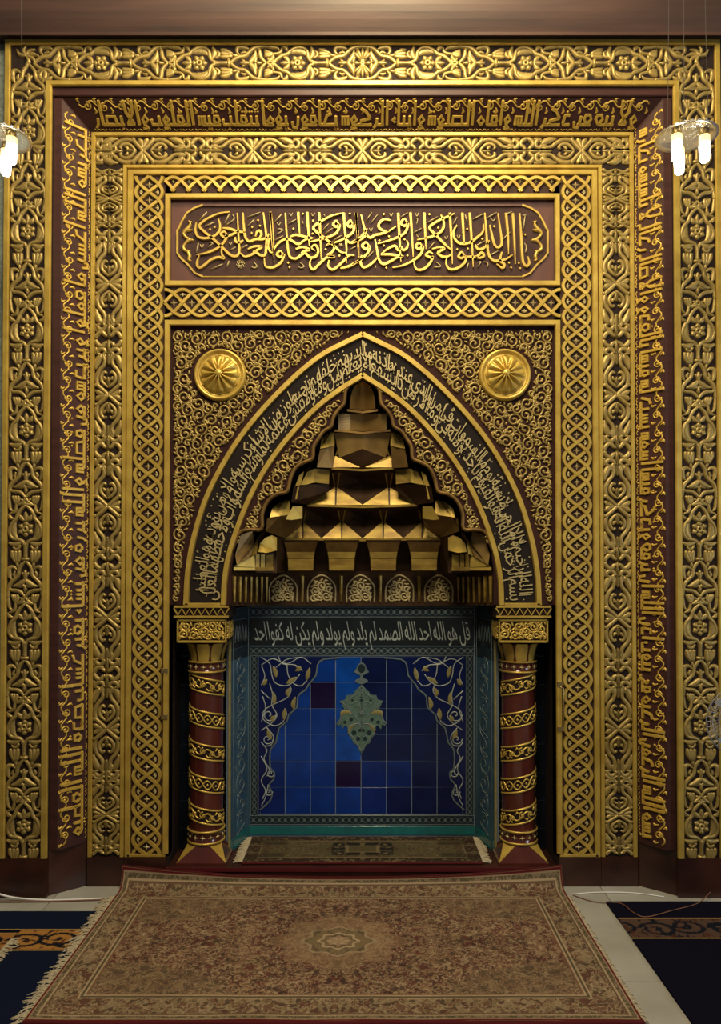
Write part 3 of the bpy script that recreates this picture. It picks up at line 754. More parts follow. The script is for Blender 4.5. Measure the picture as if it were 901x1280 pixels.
NIB = [(Z1, [
    [(395, 85), (300, 98), (200, 140), (128, 190), (115, 225), (165, 275), (250, 345), (330, 420), (395, 482), (440, 500), (474, 486), (485, 440), (480, 350), (475, 240), (465, 95)],
    [(82, 185), (75, 260), (100, 315), (160, 332), (240, 315), (295, 270), (306, 215), (292, 150)],
    [(372, 300), (345, 268), (312, 292), (345, 322), (375, 300), (350, 355), (300, 410), (240, 445), (160, 472), (85, 486)],
    [(330, 235), (400, 243), (470, 268), (545, 276)], [(470, 270), (410, 300), (345, 318)],
    [(318, 425), (322, 480), (342, 518), (290, 508), (220, 532), (150, 588), (110, 606), (90, 580), (96, 530), (112, 490)],
    [(520, 92), (526, 200), (536, 290), (552, 340), (585, 360), (640, 340), (700, 342), (748, 320), (762, 288)],
    [(638, 315), (650, 275), (678, 262), (692, 298), (668, 332)], [(448, 320), (450, 358), (484, 372), (524, 350)],
    [(710, 90), (724, 200), (740, 330), (736, 420), (725, 488), (682, 490), (640, 465), (590, 490), (535, 502), (495, 470)],
    [(566, 432), (630, 408), (692, 412), (655, 440), (612, 458)], [(775, 85), (790, 200), (800, 350), (806, 545)],
    [(770, 332), (752, 400), (775, 455), (802, 470)]]),
 (Z2, [
    [(25, 88), (36, 250), (56, 548)], [(165, 95), (172, 220), (182, 350), (192, 450), (212, 508), (262, 522), (310, 492), (350, 472), (398, 512), (450, 500), (472, 462), (462, 412), (436, 394), (410, 420), (440, 450)],
    [(262, 432), (330, 414), (388, 440), (340, 452), (310, 470)], [(150, 485), (118, 450), (86, 482), (118, 508), (152, 486), (128, 552), (62, 600), (0, 602), (-25, 580), (-32, 520)],
    [(46, 462), (88, 392), (150, 345), (205, 345), (250, 370), (292, 386), (350, 346), (425, 332)], [(208, 320), (260, 300), (312, 310), (425, 330)],
    [(285, 88), (291, 200), (300, 300)], [(370, 88), (376, 200), (385, 330), (389, 405)],
    [(690, 98), (600, 120), (500, 172), (440, 215), (430, 245), (482, 292), (560, 352), (625, 405), (680, 458), (732, 470)], [(480, 90), (490, 250), (500, 532)],
    [(670, 205), (640, 168), (612, 202), (642, 226), (672, 206), (650, 272), (590, 312), (480, 346), (388, 366)],
    [(545, 398), (602, 372), (622, 420), (600, 462), (562, 492), (622, 504), (552, 512), (482, 572), (430, 622), (400, 600), (395, 560), (412, 515)],
    [(575, 535), (566, 590), (604, 624), (655, 594), (710, 542), (762, 490), (812, 492)], [(710, 92), (721, 250), (735, 400), (736, 565)],
    [(800, 205), (772, 165), (745, 204), (772, 228), (802, 206), (800, 270), (750, 312), (680, 352), (560, 394)], [(825, 92), (836, 250), (852, 505)],
    [(930, 240), (880, 310), (848, 342), (800, 370), (760, 370), (742, 345)], [(680, 612), (752, 596), (822, 560), (900, 512)]]),
 (Z3, [
    [(35, 92), (50, 250), (66, 512)], [(85, 112), (110, 220), (136, 300), (172, 326), (212, 302), (262, 292), (330, 270), (412, 220)],
    [(366, 166), (300, 154), (255, 190), (250, 230), (290, 260), (345, 264)], [(138, 300), (80, 340), (0, 362)],
    [(160, 405), (130, 370), (94, 402), (130, 432), (162, 408), (150, 462), (92, 520), (0, 582)], [(88, 490), (80, 560), (104, 602), (150, 590), (200, 552), (238, 510)],
    [(214, 342), (231, 430), (251, 530), (292, 572), (352, 550), (420, 512), (482, 500)], [(268, 486), (342, 482), (440, 494), (484, 500)],
    [(272, 480), (330, 432), (400, 402), (428, 442), (460, 420), (478, 442), (508, 428), (522, 388), (510, 350)],
    [(520, 195), (490, 150), (456, 192), (490, 218), (522, 196), (500, 272), (432, 320), (332, 356), (240, 382)], [(430, 95), (441, 300), (456, 552)],
    [(545, 92), (556, 250), (571, 504)], [(656, 408), (626, 374), (594, 408), (626, 432), (662, 410), (645, 472), (582, 532), (482, 582), (378, 606)], [(675, 92), (681, 250), (691, 432)],
    [(955, 100), (895, 128), (820, 160), (742, 208), (724, 240), (762, 282), (832, 352), (895, 414), (930, 440)], [(830, 112), (856, 180), (850, 242), (800, 292), (722, 322), (608, 346)],
    [(755, 478), (722, 458), (690, 490), (738, 512), (752, 505), (730, 562), (672, 616), (612, 626), (585, 590), (580, 540)], [(748, 432), (820, 414), (862, 430), (822, 450), (802, 472), (842, 502), (895, 502), (925, 480)]]),
 (Z4, [
    [(75, 80), (85, 250), (96, 492)], [(195, 425), (170, 394), (144, 428), (168, 444), (198, 428), (202, 462), (170, 502), (112, 532), (65, 525), (45, 482), (52, 440)],
    [(132, 178), (105, 230), (115, 290), (160, 326), (232, 320), (300, 272), (342, 228), (345, 170)], [(175, 80), (185, 250), (191, 332)], [(235, 80), (250, 300), (263, 514)],
    [(205, 432), (245, 432), (290, 432), (330, 398), (348, 426), (312, 442), (280, 432)], [(355, 80), (365, 200), (375, 330), (386, 412), (422, 460), (482, 462), (525, 450), (578, 418)],
    [(394, 178), (411, 250), (431, 330), (460, 356), (490, 330), (485, 250), (460, 82)], [(278, 336), (302, 370), (352, 360), (392, 300)],
    [(492, 395), (478, 462), (512, 492), (498, 522), (450, 490)], [(525, 80), (541, 250), (546, 412)], [(580, 84), (591, 250), (601, 492)], [(635, 84), (646, 250), (660, 460), (690, 506), (712, 480), (700, 430)]])]
for zz, strokes in NIB:
    for st in strokes:
        pts = W2(sm([(zz[0] + a / zz[2], zz[1] + b / zz[2]) for a, b in st], 6), YI)
        mb = MB(wall_frame(YI)); ku = K(YI)
        straight = len(st) <= 4 and abs(st[0][0] - st[-1][0]) < 45
        ribbon(mb, pts, [1.9 * ku, 1.75 * ku, 1.5 * ku, .5 * ku] if straight else [1.0 * ku, 1.75 * ku, 1.9 * ku, 1.9 * ku, 1.75 * ku, .8 * ku], .013, 'flat', base=.002)
        obj('letter_stroke', mb, 'gold', IP)
DASH = [(Z1, [[(160, 215), (250, 178)], [(560, 130), (680, 84)], [(560, 215), (625, 150)], [(345, 185), (392, 95)], [(355, 205), (432, 150), (420, 100)], [(220, 616), (330, 568)], [(365, 600), (388, 540)], [(400, 436), (450, 410)], [(495, 425), (560, 388)], [(110, 160), (180, 80)], [(82, 460), (100, 370)], [(118, 385), (130, 410), (150, 385)], [(388, 365), (400, 388), (414, 366)], [(595, 590), (620, 605), (650, 590), (620, 550)], [(190, 410), (235, 375), (200, 365)], [(815, 175), (880, 100)], [(840, 290), (890, 250), (850, 235)]]),
        (Z2, [[(195, 190), (265, 150)], [(78, 165), (130, 100)], [(60, 348), (145, 305)], [(515, 250), (570, 190)], [(535, 285), (612, 230)], [(615, 345), (692, 300)], [(768, 434), (832, 400)], [(200, 92), (215, 120), (232, 90)], [(405, 92), (422, 120), (440, 90)], [(85, 180), (100, 205), (122, 178)], [(670, 400), (672, 378), (686, 400), (688, 378), (702, 400)], [(285, 595), (310, 605), (340, 590), (300, 555)], [(325, 165), (330, 195)], [(525, 100), (535, 125)], [(85, 290), (140, 250), (90, 240)]]),
        (Z3, [[(455, 128), (522, 88)], [(578, 274), (652, 234)], [(705, 180), (802, 124)], [(720, 424), (772, 362)], [(130, 165), (185, 85)], [(172, 190), (242, 100)], [(350, 92), (365, 122), (382, 90)], [(590, 92), (606, 122), (622, 90)], [(160, 232), (176, 262), (192, 230)], [(600, 288), (616, 315), (632, 286)], [(765, 600), (830, 590), (785, 550)], [(130, 520), (200, 450)], [(605, 200), (612, 150), (598, 140)], [(870, 320), (885, 330), (895, 310)], [(215, 580), (222, 610)]]),
        (Z4, [[(262, 128), (342, 86)], [(374, 118), (452, 72)], [(272, 348), (356, 302)], [(398, 418), (466, 380)], [(498, 294), (562, 230)], [(520, 90), (578, 66)], [(680, 100), (668, 205)], [(662, 98), (690, 95)], [(676, 320), (692, 350), (684, 395)], [(300, 510), (325, 470), (300, 475)], [(375, 515), (380, 480), (350, 470)], [(215, 525), (225, 480)], [(35, 265), (45, 285), (62, 262)], [(135, 255), (146, 280), (160, 255)], [(215, 150), (200, 90)], [(100, 170), (135, 110)], [(400, 120), (425, 140), (445, 118)]])]
for zz, strokes in DASH:
    for st in strokes:
        mb = MB(wall_frame(YI)); ku = K(YI)
        ribbon(mb, W2(sm([(zz[0] + a / zz[2], zz[1] + b / zz[2]) for a, b in st], 4), YI), [.45 * ku, .95 * ku, .5 * ku], .009, 'round', base=.002)
        obj('vowel_mark', mb, 'gold_pale', IP, True)
DOT = [(Z1, [(255, 225), (605, 225), (600, 280), (660, 160), (678, 212), (212, 245)]), (Z2, [(240, 240), (192, 558), (203, 600), (422, 285), (670, 492), (541, 432), (328, 100), (424, 165), (768, 100)]),
       (Z3, [(256, 350), (320, 606), (297, 398), (345, 312), (490, 340), (297, 103), (722, 105), (805, 230), (518, 490)]), (Z4, [(430, 187), (335, 287), (333, 250), (214, 207), (220, 365), (550, 478), (567, 517), (628, 480), (640, 522), (680, 252), (135, 370)])]
du = 2.0 * K(YI)
mb = MB(); mb.add([(-du, 0), (0, -du), (du, 0), (0, du), (-du * .7, 0), (0, -du * .7), (du * .7, 0), (0, du * .7)], [.002] * 4 + [.012] * 4, [(0, 1, 5, 4), (1, 2, 6, 5), (2, 3, 7, 6), (3, 0, 4, 7), (4, 5, 6, 7)])
dot_me = mb.mesh('letter_dot')
for zz, ps in DOT:
    for a, b in ps:
        x, z = W2([(zz[0] + a / zz[2], zz[1] + b / zz[2])], YI)[0]; obj('letter_dot', dot_me, 'gold', IP, M=T3(x, YI, z))
for s in (-1, 1):                                                     # leafy side pieces at the two ends of the cartouche
    mb = MB(wall_frame(YI)); ku = K(YI)
    for st, w in (([(770, 140), (758, 165), (775, 195), (800, 220), (812, 245), (795, 270), (760, 296)], [.8, 1.5, 2.2, 2.6, 1.6, 1.8, 2.6]), ([(735, 296), (770, 296), (800, 325), (815, 355), (795, 380), (760, 385)], [1.4, 2.6, 1.6, 2.2, 2.0, 1.0]), ([(742, 215), (775, 218), (805, 215)], [.8, 1.8, 1.0]), ([(780, 385), (765, 420), (772, 452), (752, 460)], [1.8, 2.4, 1.5, .8]), ([(765, 150), (745, 150)], [1.2, .8])):
        pts = [(550 + a / 6.436, 255 + b / 6.436) for a, b in st]
        ribbon(mb, W2(sm([(453 + s * (u - 453), v) for u, v in pts], 5), YI), [k * ku for k in w], .011, 'round', base=.002)
    obj('leaf_ornament', mb, 'gold', IP, True)
mb = MB(wall_frame(YI))
for k in range(8):
    a = k * math.pi / 4; cx, cz = W2([(235 + 495 / 7.508, 255 + 570 / 7.508)], YI)[0]; ribbon(mb, spiral(cx + 3 * ku * math.cos(a), cz + 3 * ku * math.sin(a), 2.2 * ku, .9, a), .55 * ku, .008, base=.002)
obj('rosette_mark', mb, 'gold_pale', IP, True)

# ------------------------------------------------------------------ arch panel: spandrels, arch band, tympanum scrolls
OUT = sm([(453, 414.5), (431, 425), (402, 440), (373.5, 462), (344.6, 489.6), (315.7, 521.5), (286.8, 560.5), (257.8, 614), (240.5, 666), (231.8, 712), (229, 756)], 5)
INN = sm([(453, 465.5), (425.6, 482.4), (396.6, 504), (367.7, 533), (338.8, 569), (315.7, 606.8), (298.3, 645.8), (283.9, 689), (277.5, 724), (275.8, 756)], 5)
SCAL = [(453, 474), (441, 479), (434, 488), (432, 504), (425, 512), (418.6, 522), (416, 533), (406.6, 539), (399, 550), (394, 559), (392.6, 573), (384, 577), (372, 584), (365, 598), (361, 614), (350, 617), (341, 622), (334, 631), (329.5, 644), (329, 661), (316, 662), (304, 664), (297.5, 673), (292, 689), (289, 712), (289, 756)]


def offset(poly, d):
    p = np.asarray(poly, float); t = np.gradient(p, axis=0); t /= np.linalg.norm(t, axis=1)[:, None]
    return p + d * np.stack([-t[:, 1], t[:, 0]], 1)


def mir(pts): return [(906 - u, v) for u, v in pts]


AP = thing('arch_panel', 'carved panel with a pointed double arch, arabesque spandrels and an inscribed arch band', 'arch', (0, YP, Z(756, YP)))
gold_frame(AP, 241, 248, 400.5, 407.5, 1066, YC, .016)
for s in (-1, 1):
    poly = [(210, 407), (453, 407)] + SCAL + [(210, 756)]
    if s > 0: poly = mir(poly)
    mb = MB(wall_frame(YP + .03)); plate(mb, W2(poly, YP), 0, .03); obj('panel_board', mb, 'ground_maroon', AP)
ky = K(YP)
for s in (-1, 1):
    for curve, nm in ((OUT, 'outer_arch_moulding'), (INN, 'inner_arch_moulding')):
        c = offset(curve, -3.6); c[0, 0] = 453
        if s > 0: c = np.array(mir(c))
        mb = MB(wall_frame(YP)); ribbon(mb, W2(c, YP), 3.6 * ky, .016, 'flat', cap=False); obj(nm, mb, 'gold', AP)
    band = np.vstack([offset(OUT, -7.6), offset(INN, .3)[::-1]]); band[:, 0] = np.minimum(band[:, 0], 453)
    mb = MB(wall_frame(YP)); plate(mb, W2(band if s < 0 else mir(band), YP), 0, .0025); obj('band_ground', mb, 'band_dark', AP)
    b0 = [(232, 756), (276, 756)] if s < 0 else [(630, 756), (674, 756)]
    mb = MB(wall_frame(YP)); bar(mb, *W2(b0, YP), 2.4 * ky, .016); obj('band_foot', mb, 'gold', AP)
    sc = np.array(SCAL[1:-2]) - np.array([2.0, 0])
    if s > 0: sc = np.array(mir(sc))
    mb = MB(wall_frame(YP)); ribbon(mb, W2(sm(sc, 3), YP), 2.3 * ky, .014, 'round'); obj('scalloped_moulding', mb, 'brown_muqarnas', AP, True)


def dist_poly(p, poly):
    a = np.asarray(poly, float); b = np.roll(a, -1, 0); ab = b - a
    t = np.clip(((p[:, None] - a) * ab).sum(2) / np.maximum((ab ** 2).sum(1), 1e-9), 0, 1)
    dd = np.linalg.norm(p[:, None] - (a + t[..., None] * ab), axis=2).min(1)
    x, y = p[:, 0, None], p[:, 1, None]
    cond = ((a[:, 1] > y) != (b[:, 1] > y)) & (x < (b[:, 0] - a[:, 0]) * (y - a[:, 1]) / (b[:, 1] - a[:, 1] + 1e-12) + a[:, 0])
    ins = cond.sum(1) % 2 == 1
    return np.where(ins, dd, -dd)


def scrollwork(fr, poly, radii, seed, k, conv, wid=1.25, h=.008, holes=(), tries=7000):
    """packed spiral vines filling a polygon given in reference units; conv maps to metres on the frame"""
    rg = np.random.RandomState(seed); poly = np.asarray(poly, float)
    lo, hi = poly.min(0), poly.max(0); C = np.zeros((0, 3))
    for r in radii:
        p = lo + (hi - lo) * rg.rand(tries, 2); dd = dist_poly(p, poly)
        for hx, hy, hr in holes: dd = np.minimum(dd, np.hypot(p[:, 0] - hx, p[:, 1] - hy) - hr)
        p = p[dd > r * .90]
        for q in p:
            if len(C) == 0 or np.all(np.hypot(C[:, 0] - q[0], C[:, 1] - q[1]) > (C[:, 2] + r) * .77): C = np.vstack([C, [q[0], q[1], r]])
    mb = MB(fr); wk = wid * k
    for i, (x, y, r) in enumerate(C):
        if r > 3.6:
            d2 = np.hypot(C[:, 0] - x, C[:, 1] - y); d2[i] = 1e9; j = int(np.argmin(d2)); a0 = math.atan2(C[j, 1] - y, C[j, 0] - x); sg = 1 if rg.rand() < .5 else -1
            sp = spiral(x, y, r * .96, 1.45 if r > 6 else 1.1, a0, sg, .16, 22 if r > 6 else 14)
            ribbon(mb, conv(sp), [wk * .9, wk, wk, wk * .9, wk * 1.5], h)
            for q in (.30, .62):                                      # leaflets springing off the vine
                m = sp[int(q * len(sp))]; rad = np.array([m[0] - x, m[1] - y]); rad /= np.linalg.norm(rad) + 1e-9; tg = np.array([-rad[1], rad[0]]) * sg
                ribbon(mb, conv(np.array([m, m + tg * r * .28 + rad * r * .16, m + tg * r * .5 + rad * r * .05])), [wk * .6, wk * 1.25, wk * .4], h * .9)
            if d2[j] < 26: ribbon(mb, conv(sm([(x + r * .9 * math.cos(a0 + .5 * sg), y + r * .9 * math.sin(a0 + .5 * sg)), ((x + C[j, 0]) / 2, (y + C[j, 1]) / 2), (C[j, 0] - C[j, 2] * .9 * math.cos(a0 - .5 * sg), C[j, 1] - C[j, 2] * .9 * math.sin(a0 - .5 * sg))], 4)), wk, h)
        else:
            a = rg.rand() * 6.28; v = np.array([math.cos(a), math.sin(a)])
            ribbon(mb, conv(np.array([(x, y) - v * r, (x, y) + np.array([-v[1], v[0]]) * r * .3, (x, y) + v * r])), [wk * .6, wk * 1.25 * min(1, r / 2.4), wk * .4], h * .9)
    return mb


spand = [(216, 413), (452, 413)] + [tuple(q) for q in offset(OUT, 5.0)[2:]] + [(216, 754)]
spand = [(u, v) for u, v in spand if u <= 452.5]
conv = lambda a: W2(a, YP)
sw = scrollwork(wall_frame(YP), spand, (9.5, 9, 8, 7.2, 6.4, 5.6, 4.8, 4.0, 3.3, 2.7, 2.2, 1.8, 1.5), 3, ky, conv, 1.32, .010, holes=((273, 469, 34),)).mesh('arabesque_scroll', True)
tymp = [tuple(q) for q in offset(INN, -11)[4:-8]] + [(u - 6.5, v) for u, v in reversed(SCAL[2:-4])]
sw2 = scrollwork(wall_frame(YP), tymp, (10, 9, 8, 6.5, 5, 4, 3, 2.2, 1.8, 1.5), 8, ky, conv, 1.35, .010).mesh('arabesque_scroll', True)
for s in (-1, 1):
    for me in (sw, sw2):
        o = obj('arabesque_scroll', me, 'gold_carved', AP, M=Matrix.Diagonal((-s, 1, 1, 1))); o['kind'] = 'stuff'

# arch inscription, two interlaced lines of words
KURSI = 'بسم الله الرحمن الرحيم الله لا اله الا هو الحي القيوم لا تاخذه سنة ولا نوم له ما في السموات وما في الارض من ذا الذي يشفع عنده الا باذنه يعلم ما بين ايديهم وما خلفهم ولا يحيطون بشيء من علمه الا بما شاء وسع كرسيه السموات والارض ولا يؤوده حفظهما وهو العلي العظيم'.split()
oc = offset(OUT, -8); ic = INN
def resample(c, n):
    d = np.r_[0, np.cumsum(np.linalg.norm(np.diff(c, axis=0), axis=1))]; t = np.linspace(0, d[-1], n)
    return np.stack([np.interp(t, d, c[:, 0]), np.interp(t, d, c[:, 1])], 1)
oc, ic = resample(oc, 60), resample(ic, 60)
lo_, up_ = np.vstack([np.array(mir(ic))[::-1], ic[1:]]), np.vstack([np.array(mir(oc))[::-1], oc[1:]])
mid = (lo_ + up_) / 2; plen = np.r_[0, np.cumsum(np.linalg.norm(np.diff(mid, axis=0), axis=1))]; PL = plen[-1]


def on_band(x, y, h):
    """x = distance along the band from its right foot, y = 0..1 from the inner to the outer edge"""
    f = lambda c: np.stack([np.interp(x, plen, c[:, 0]), np.interp(x, plen, c[:, 1])], 1)
    q = f(lo_) * (1 - y[:, None]) + f(up_) * y[:, None]
    w = W2(q, YP)
    return np.stack([w[:, 0], YP - h, w[:, 1]], 1)


def set_words(words, x0, x1, base, size, parent, fn, name, mat, th, gap=.10, hh=1.0):
    gl = [glyphs(w) for w in words]
    ws = [g[0][:, 0].max() - g[0][:, 0].min() + gap for g in gl]; sx = (x1 - x0) / sum(ws); x = x0
    for (V, fs), w in zip(gl, ws):
        px = x + (V[:, 0].max() - V[:, 0]) * sx
        mb = MB(fn=fn); mb.add(np.stack([px, base + V[:, 1] * size], 1), (V[:, 2] + .5) * th + .0015, fs)
        obj(name, mb, mat, parent); x += w * sx


set_words(KURSI[0::2], 6, PL - 6, .17, .66, AP, on_band, 'arch_word', 'gold_pale', .006, .03)
set_words(KURSI[1::2], 14, PL - 14, .50, .60, AP, on_band, 'arch_word', 'gold_pale', .008, .03)
mb = MB(fn=on_band); rg = np.random.RandomState(2)
for k in range(300):
    x = 5 + (PL - 10) * rg.rand(); y = .06 + .88 * rg.rand(); a = rg.rand() * 3.1
    ribbon(mb, [(x, y), (x + 2.6 * math.cos(a), y + .075 * math.sin(a))], [.35, .7, .35], .004, base=.001) if False else mb.add([(x - .9, y), (x, y - .028), (x + .9, y), (x, y + .028)], [.004] * 4, [(0, 1, 2, 3)])
for k in range(40):                                                  # long ascenders reaching through both lines
    x = 6 + (PL - 12) * (k + rg.rand() * .7) / 40; y0 = .15 + .35 * rg.rand()
    mb.add([(x - .55, y0), (x + .55, y0), (x + .75 + rg.rand(), y0 + .40), (x - .35 + rg.rand(), y0 + .42)], [.006] * 4, [(0, 1, 2, 3)])
o = obj('vowel_marks', mb, 'gold_pale', AP); o['kind'] = 'stuff'

# ------------------------------------------------------------------ round bosses
mb = MB(wall_frame(0)); R = 33 * ky; N = 96
rad = np.linspace(0, 1, 26); V, hs, fs = [], [], []
for i, r in enumerate(rad):
    for k in range(N):
        a = 2 * math.pi * k / N
        pet = abs(math.cos(a * 6)) ** .7
        if r < .16: h = .052 + .008 * math.cos(r / .16 * math.pi / 2)
        elif r < .70: h = .020 + .034 * math.cos((r - .10) / .64 * math.pi / 2) * (.30 + .70 * pet) + .005 * pet
        elif r < .82: h = .012 if r < .80 else .010
        else: h = .014 + .010 * math.sin((r - .82) / .18 * math.pi) if r < .999 else 0
        V.append((R * r * math.cos(a), R * r * math.sin(a))); hs.append(h)
for i in range(len(rad) - 1):
    for k in range(N): fs.append((i * N + k, i * N + (k + 1) % N, (i + 1) * N + (k + 1) % N, (i + 1) * N + k))
mb.add(V, hs, fs); boss = mb.mesh('round_boss', True)
mb = MB(wall_frame(0)); ribbon(mb, [(R * .70 * (1 + .05 * math.cos(12 * a)) * math.cos(a), R * .70 * (1 + .05 * math.cos(12 * a)) * math.sin(a)) for a in np.linspace(0, 2 * math.pi, 97)[:-1]], .004, .022, 'round', closed=True); ring = mb.mesh('wavy_ring', True)
for s in (-1, 1):
    x, z = P(453 + s * 177.5, 469, YP)[0], Z(469, YP)
    t = thing('round_boss', 'fluted round gold boss of twelve petals on the %s' % ('spandrel over the bright blue tiles' if s < 0 else 'spandrel on the fan side'), 'boss', (x, YP, z), 'bosses over the arch')
    obj('petal_dome', boss, 'gold', t, M=T3(x, YP - .002, z)); obj('wavy_ring', ring, 'gold', t, M=T3(x, YP - .002, z))

# ------------------------------------------------------------------ muqarnas hood
MQ = thing('muqarnas_hood', 'stalactite vault of stepped gold and brown muqarnas tiers filling the pointed arch', 'vault', (0, .3, Z(756, .5)))


def facet(mb, pts, th=0.0): mb.add3([P(*p) for p in pts], [tuple(range(len(pts)))])


def mirp(pts): return [(906 - u, v, y) for u, v, y in reversed(pts)]


def both(name, faces, mat):
    """faces of the left half, and their mirror image as a second part"""
    for s in (0, 1):
        mb = MB()
        for f in faces: facet(mb, f if s == 0 else mirp(f))
        obj(name, mb, mat, MQ)


def lip(name, pts, dv, dy, mat='gold_muqarnas'):
    """thin projecting shelf edge below a tier; pts are its upper front edge"""
    mb = MB(); n = len(pts)
    A = [P(*p) for p in pts]; B = [P(u, v + dv, y) for u, v, y in pts]; C = [P(u, v + dv, y + dy) for u, v, y in pts]; E_ = [P(u, v, y + dy) for u, v, y in pts]
    mb.add3(A + B + C + E_, [(i, i + 1, n + i + 1, n + i) for i in range(n - 1)] + [(n + i, n + i + 1, 2 * n + i + 1, 2 * n + i) for i in range(n - 1)] + [(3 * n + i, 3 * n + i + 1, i + 1, i) for i in range(n - 1)])
    obj(name, mb, mat, MQ)


def tents(edges, apex, vb, va, vt, yl, yb, yt, inset):
    """row of gold tents along a lip with dark concave cells between them"""
    n = len(apex)
    for i in range(n):
        e0, e1, a = edges[i], edges[i + 1], apex[i]; c = (e0 + e1) / 2 * .5 + a * .5
        mb = MB()
        facet(mb, [(e0, vb, yl), (c - 1, vb, yl + .012), (a - 1.2, va, yb)]); facet(mb, [(c + 1, vb, yl + .012), (e1, vb, yl), (a + 1.2, va, yb)])
        for q in (-1, 1): facet(mb, [(a + q * 1.0, va, yb), (a + q * 2.6, va - 1, yb), (a + q * 5.2, vt + 4, yt + .03), (a + q * 3.6, vt + 4, yt + .03)])
        obj('gold_tent', mb, 'gold_muqarnas', MQ)
        mb = MB(); facet(mb, [(c - 1.2, vb, yl + .014), (c + 1.2, vb, yl + .014), (a + 1.4, va, yb + .004), (a + 3, vt + 3, yt + .04), (a - 3, vt + 3, yt + .04), (a - 1.4, va, yb + .004)]); obj('tent_groove', mb, 'shaded_muqarnas', MQ)
    xs = [edges[0] - inset] + list(apex) + [edges[-1] + inset]
    for i in range(n + 1):
        l, r = xs[i], xs[i + 1]; m = (l + r) / 2
        b = edges[i]
        va_l, va_r = (va if i > 0 else vb - 6), (va if i < n else vb - 6)
        yl_l, yl_r = (yb if i > 0 else yl - .04), (yb if i < n else yl - .04)
        Cc = (m, va - 6, yb + .045)
        ring = [(b, vb + 1, yl + .002), (r, va_r, yl_r), (r, vt, yt + .03), (m, vt - 2, yt), (l, vt, yt + .03), (l, va_l, yl_l)]
        mb = MB()
        for q in range(6): facet(mb, [ring[q], ring[(q + 1) % 6], Cc])
        obj('concave_cell', mb, 'shaded_muqarnas', MQ)  # hollow's shade is in the cell colour


# closed shell behind the cells
mb = MB()
sh = [(289, 756, .18), (289, 716, .18), (329, 664, .2), (361, 618, .2), (393, 575, .2), (417, 534, .2), (433, 505, .2), (453, 470, .2)]
bk = [(330, 756, .52), (330, 716, .52), (340, 664, .50), (368, 618, .46), (398, 575, .40), (420, 534, .33), (436, 505, .28), (453, 470, .24)]
for i in range(len(sh) - 1):
    facet(mb, [sh[i], sh[i + 1], bk[i + 1], bk[i]]); q = mirp([sh[i], sh[i + 1], bk[i + 1], bk[i]]); facet(mb, q)
    facet(mb, [bk[i], bk[i + 1], mirp([bk[i + 1]])[0], mirp([bk[i]])[0]])
obj('vault_shell', mb, 'shaded_muqarnas', MQ)

# tier with four tents, tier with two tents
tents([357, 402, 453, 504, 549], [378, 427, 479, 528], 673, 652, 634, .36, .41, .30, 20)
lip('tier_lip', [(356, 672, .352), (453, 673.5, .352), (550, 672, .352)], 3, .05)
tents([385, 453, 521], [420, 486], 631, 609, 587, .30, .35, .25, 17)
lip('tier_lip', [(384, 630, .292), (453, 632, .292), (522, 630, .292)], 3, .05)
# upper faceted tier
mb = MB(); facet(mb, [(418, 541, .235), (453, 541, .220), (453, 561, .232), (424, 572, .258)]); facet(mb, [(453, 541, .220), (488, 541, .235), (482, 572, .258), (453, 561, .232)]); obj('upper_cell', mb, 'bronze', MQ)
mb = MB(); facet(mb, [(424, 572, .258), (453, 561, .232), (453, 586, .275)]); facet(mb, [(453, 561, .232), (482, 572, .258), (453, 586, .275)]); obj('upper_cell', mb, 'shaded_muqarnas', MQ)
both('gold_tent', [[(416, 584, .245), (450, 584, .245), (419, 570, .26), (416, 572, .26)], [(419, 570, .26), (421, 569, .258), (424, 560, .25), (422, 560, .25)]], 'gold_muqarnas')
lip('tier_lip', [(414, 584, .242), (453, 586.5, .235), (492, 584, .242)], 2.6, .05)


def bowed(name, u0, u1, v0, v1, y0, dy, sag, mat, nn=12, top=None):
    """curved band between two levels, ends forward, middle hollow"""
    V, fs = [], []
    rows = 7
    for r in range(rows):
        f = r / (rows - 1); w = 1.0 if top is None else top(f)
        for k in range(nn + 1):
            t = 2 * k / nn - 1
            u = CX + (u1 - u0) / 2 * t * w + ((u0 + u1) / 2 - CX); v = v1 + (v0 - v1) * f + sag * (1 - abs(t)) * (1 - f)
            V.append(P(u, v, y0 + dy * (1 - t * t) * (w if top else 1) * (1 - .5 * f)))
    for r in range(rows - 1):
        for k in range(nn): fs.append((r * (nn + 1) + k, r * (nn + 1) + k + 1, (r + 1) * (nn + 1) + k + 1, (r + 1) * (nn + 1) + k))
    mb = MB(); mb.add3(V, fs); obj(name, mb, mat, MQ)


bowed('hollow_band', 423, 483, 517, 537, .20, .05, 2, 'bronze', 4)
lip('tier_lip', [(418, 537, .195), (436, 538, .20), (453, 540, .20), (470, 538, .20), (488, 537, .195)], 2.6, .05, 'brown_muqarnas')
bowed('crowning_semi_dome', 437, 469, 476, 511, .185, .07, 2, 'bronze', 10, lambda f: math.sqrt(max(0, 1 - f ** 2.2)) * .98 + .02)
lip('tier_lip', [(434, 511.5, .18), (453, 514, .18), (472, 511.5, .18)], 2.6, .04, 'brown_muqarnas')
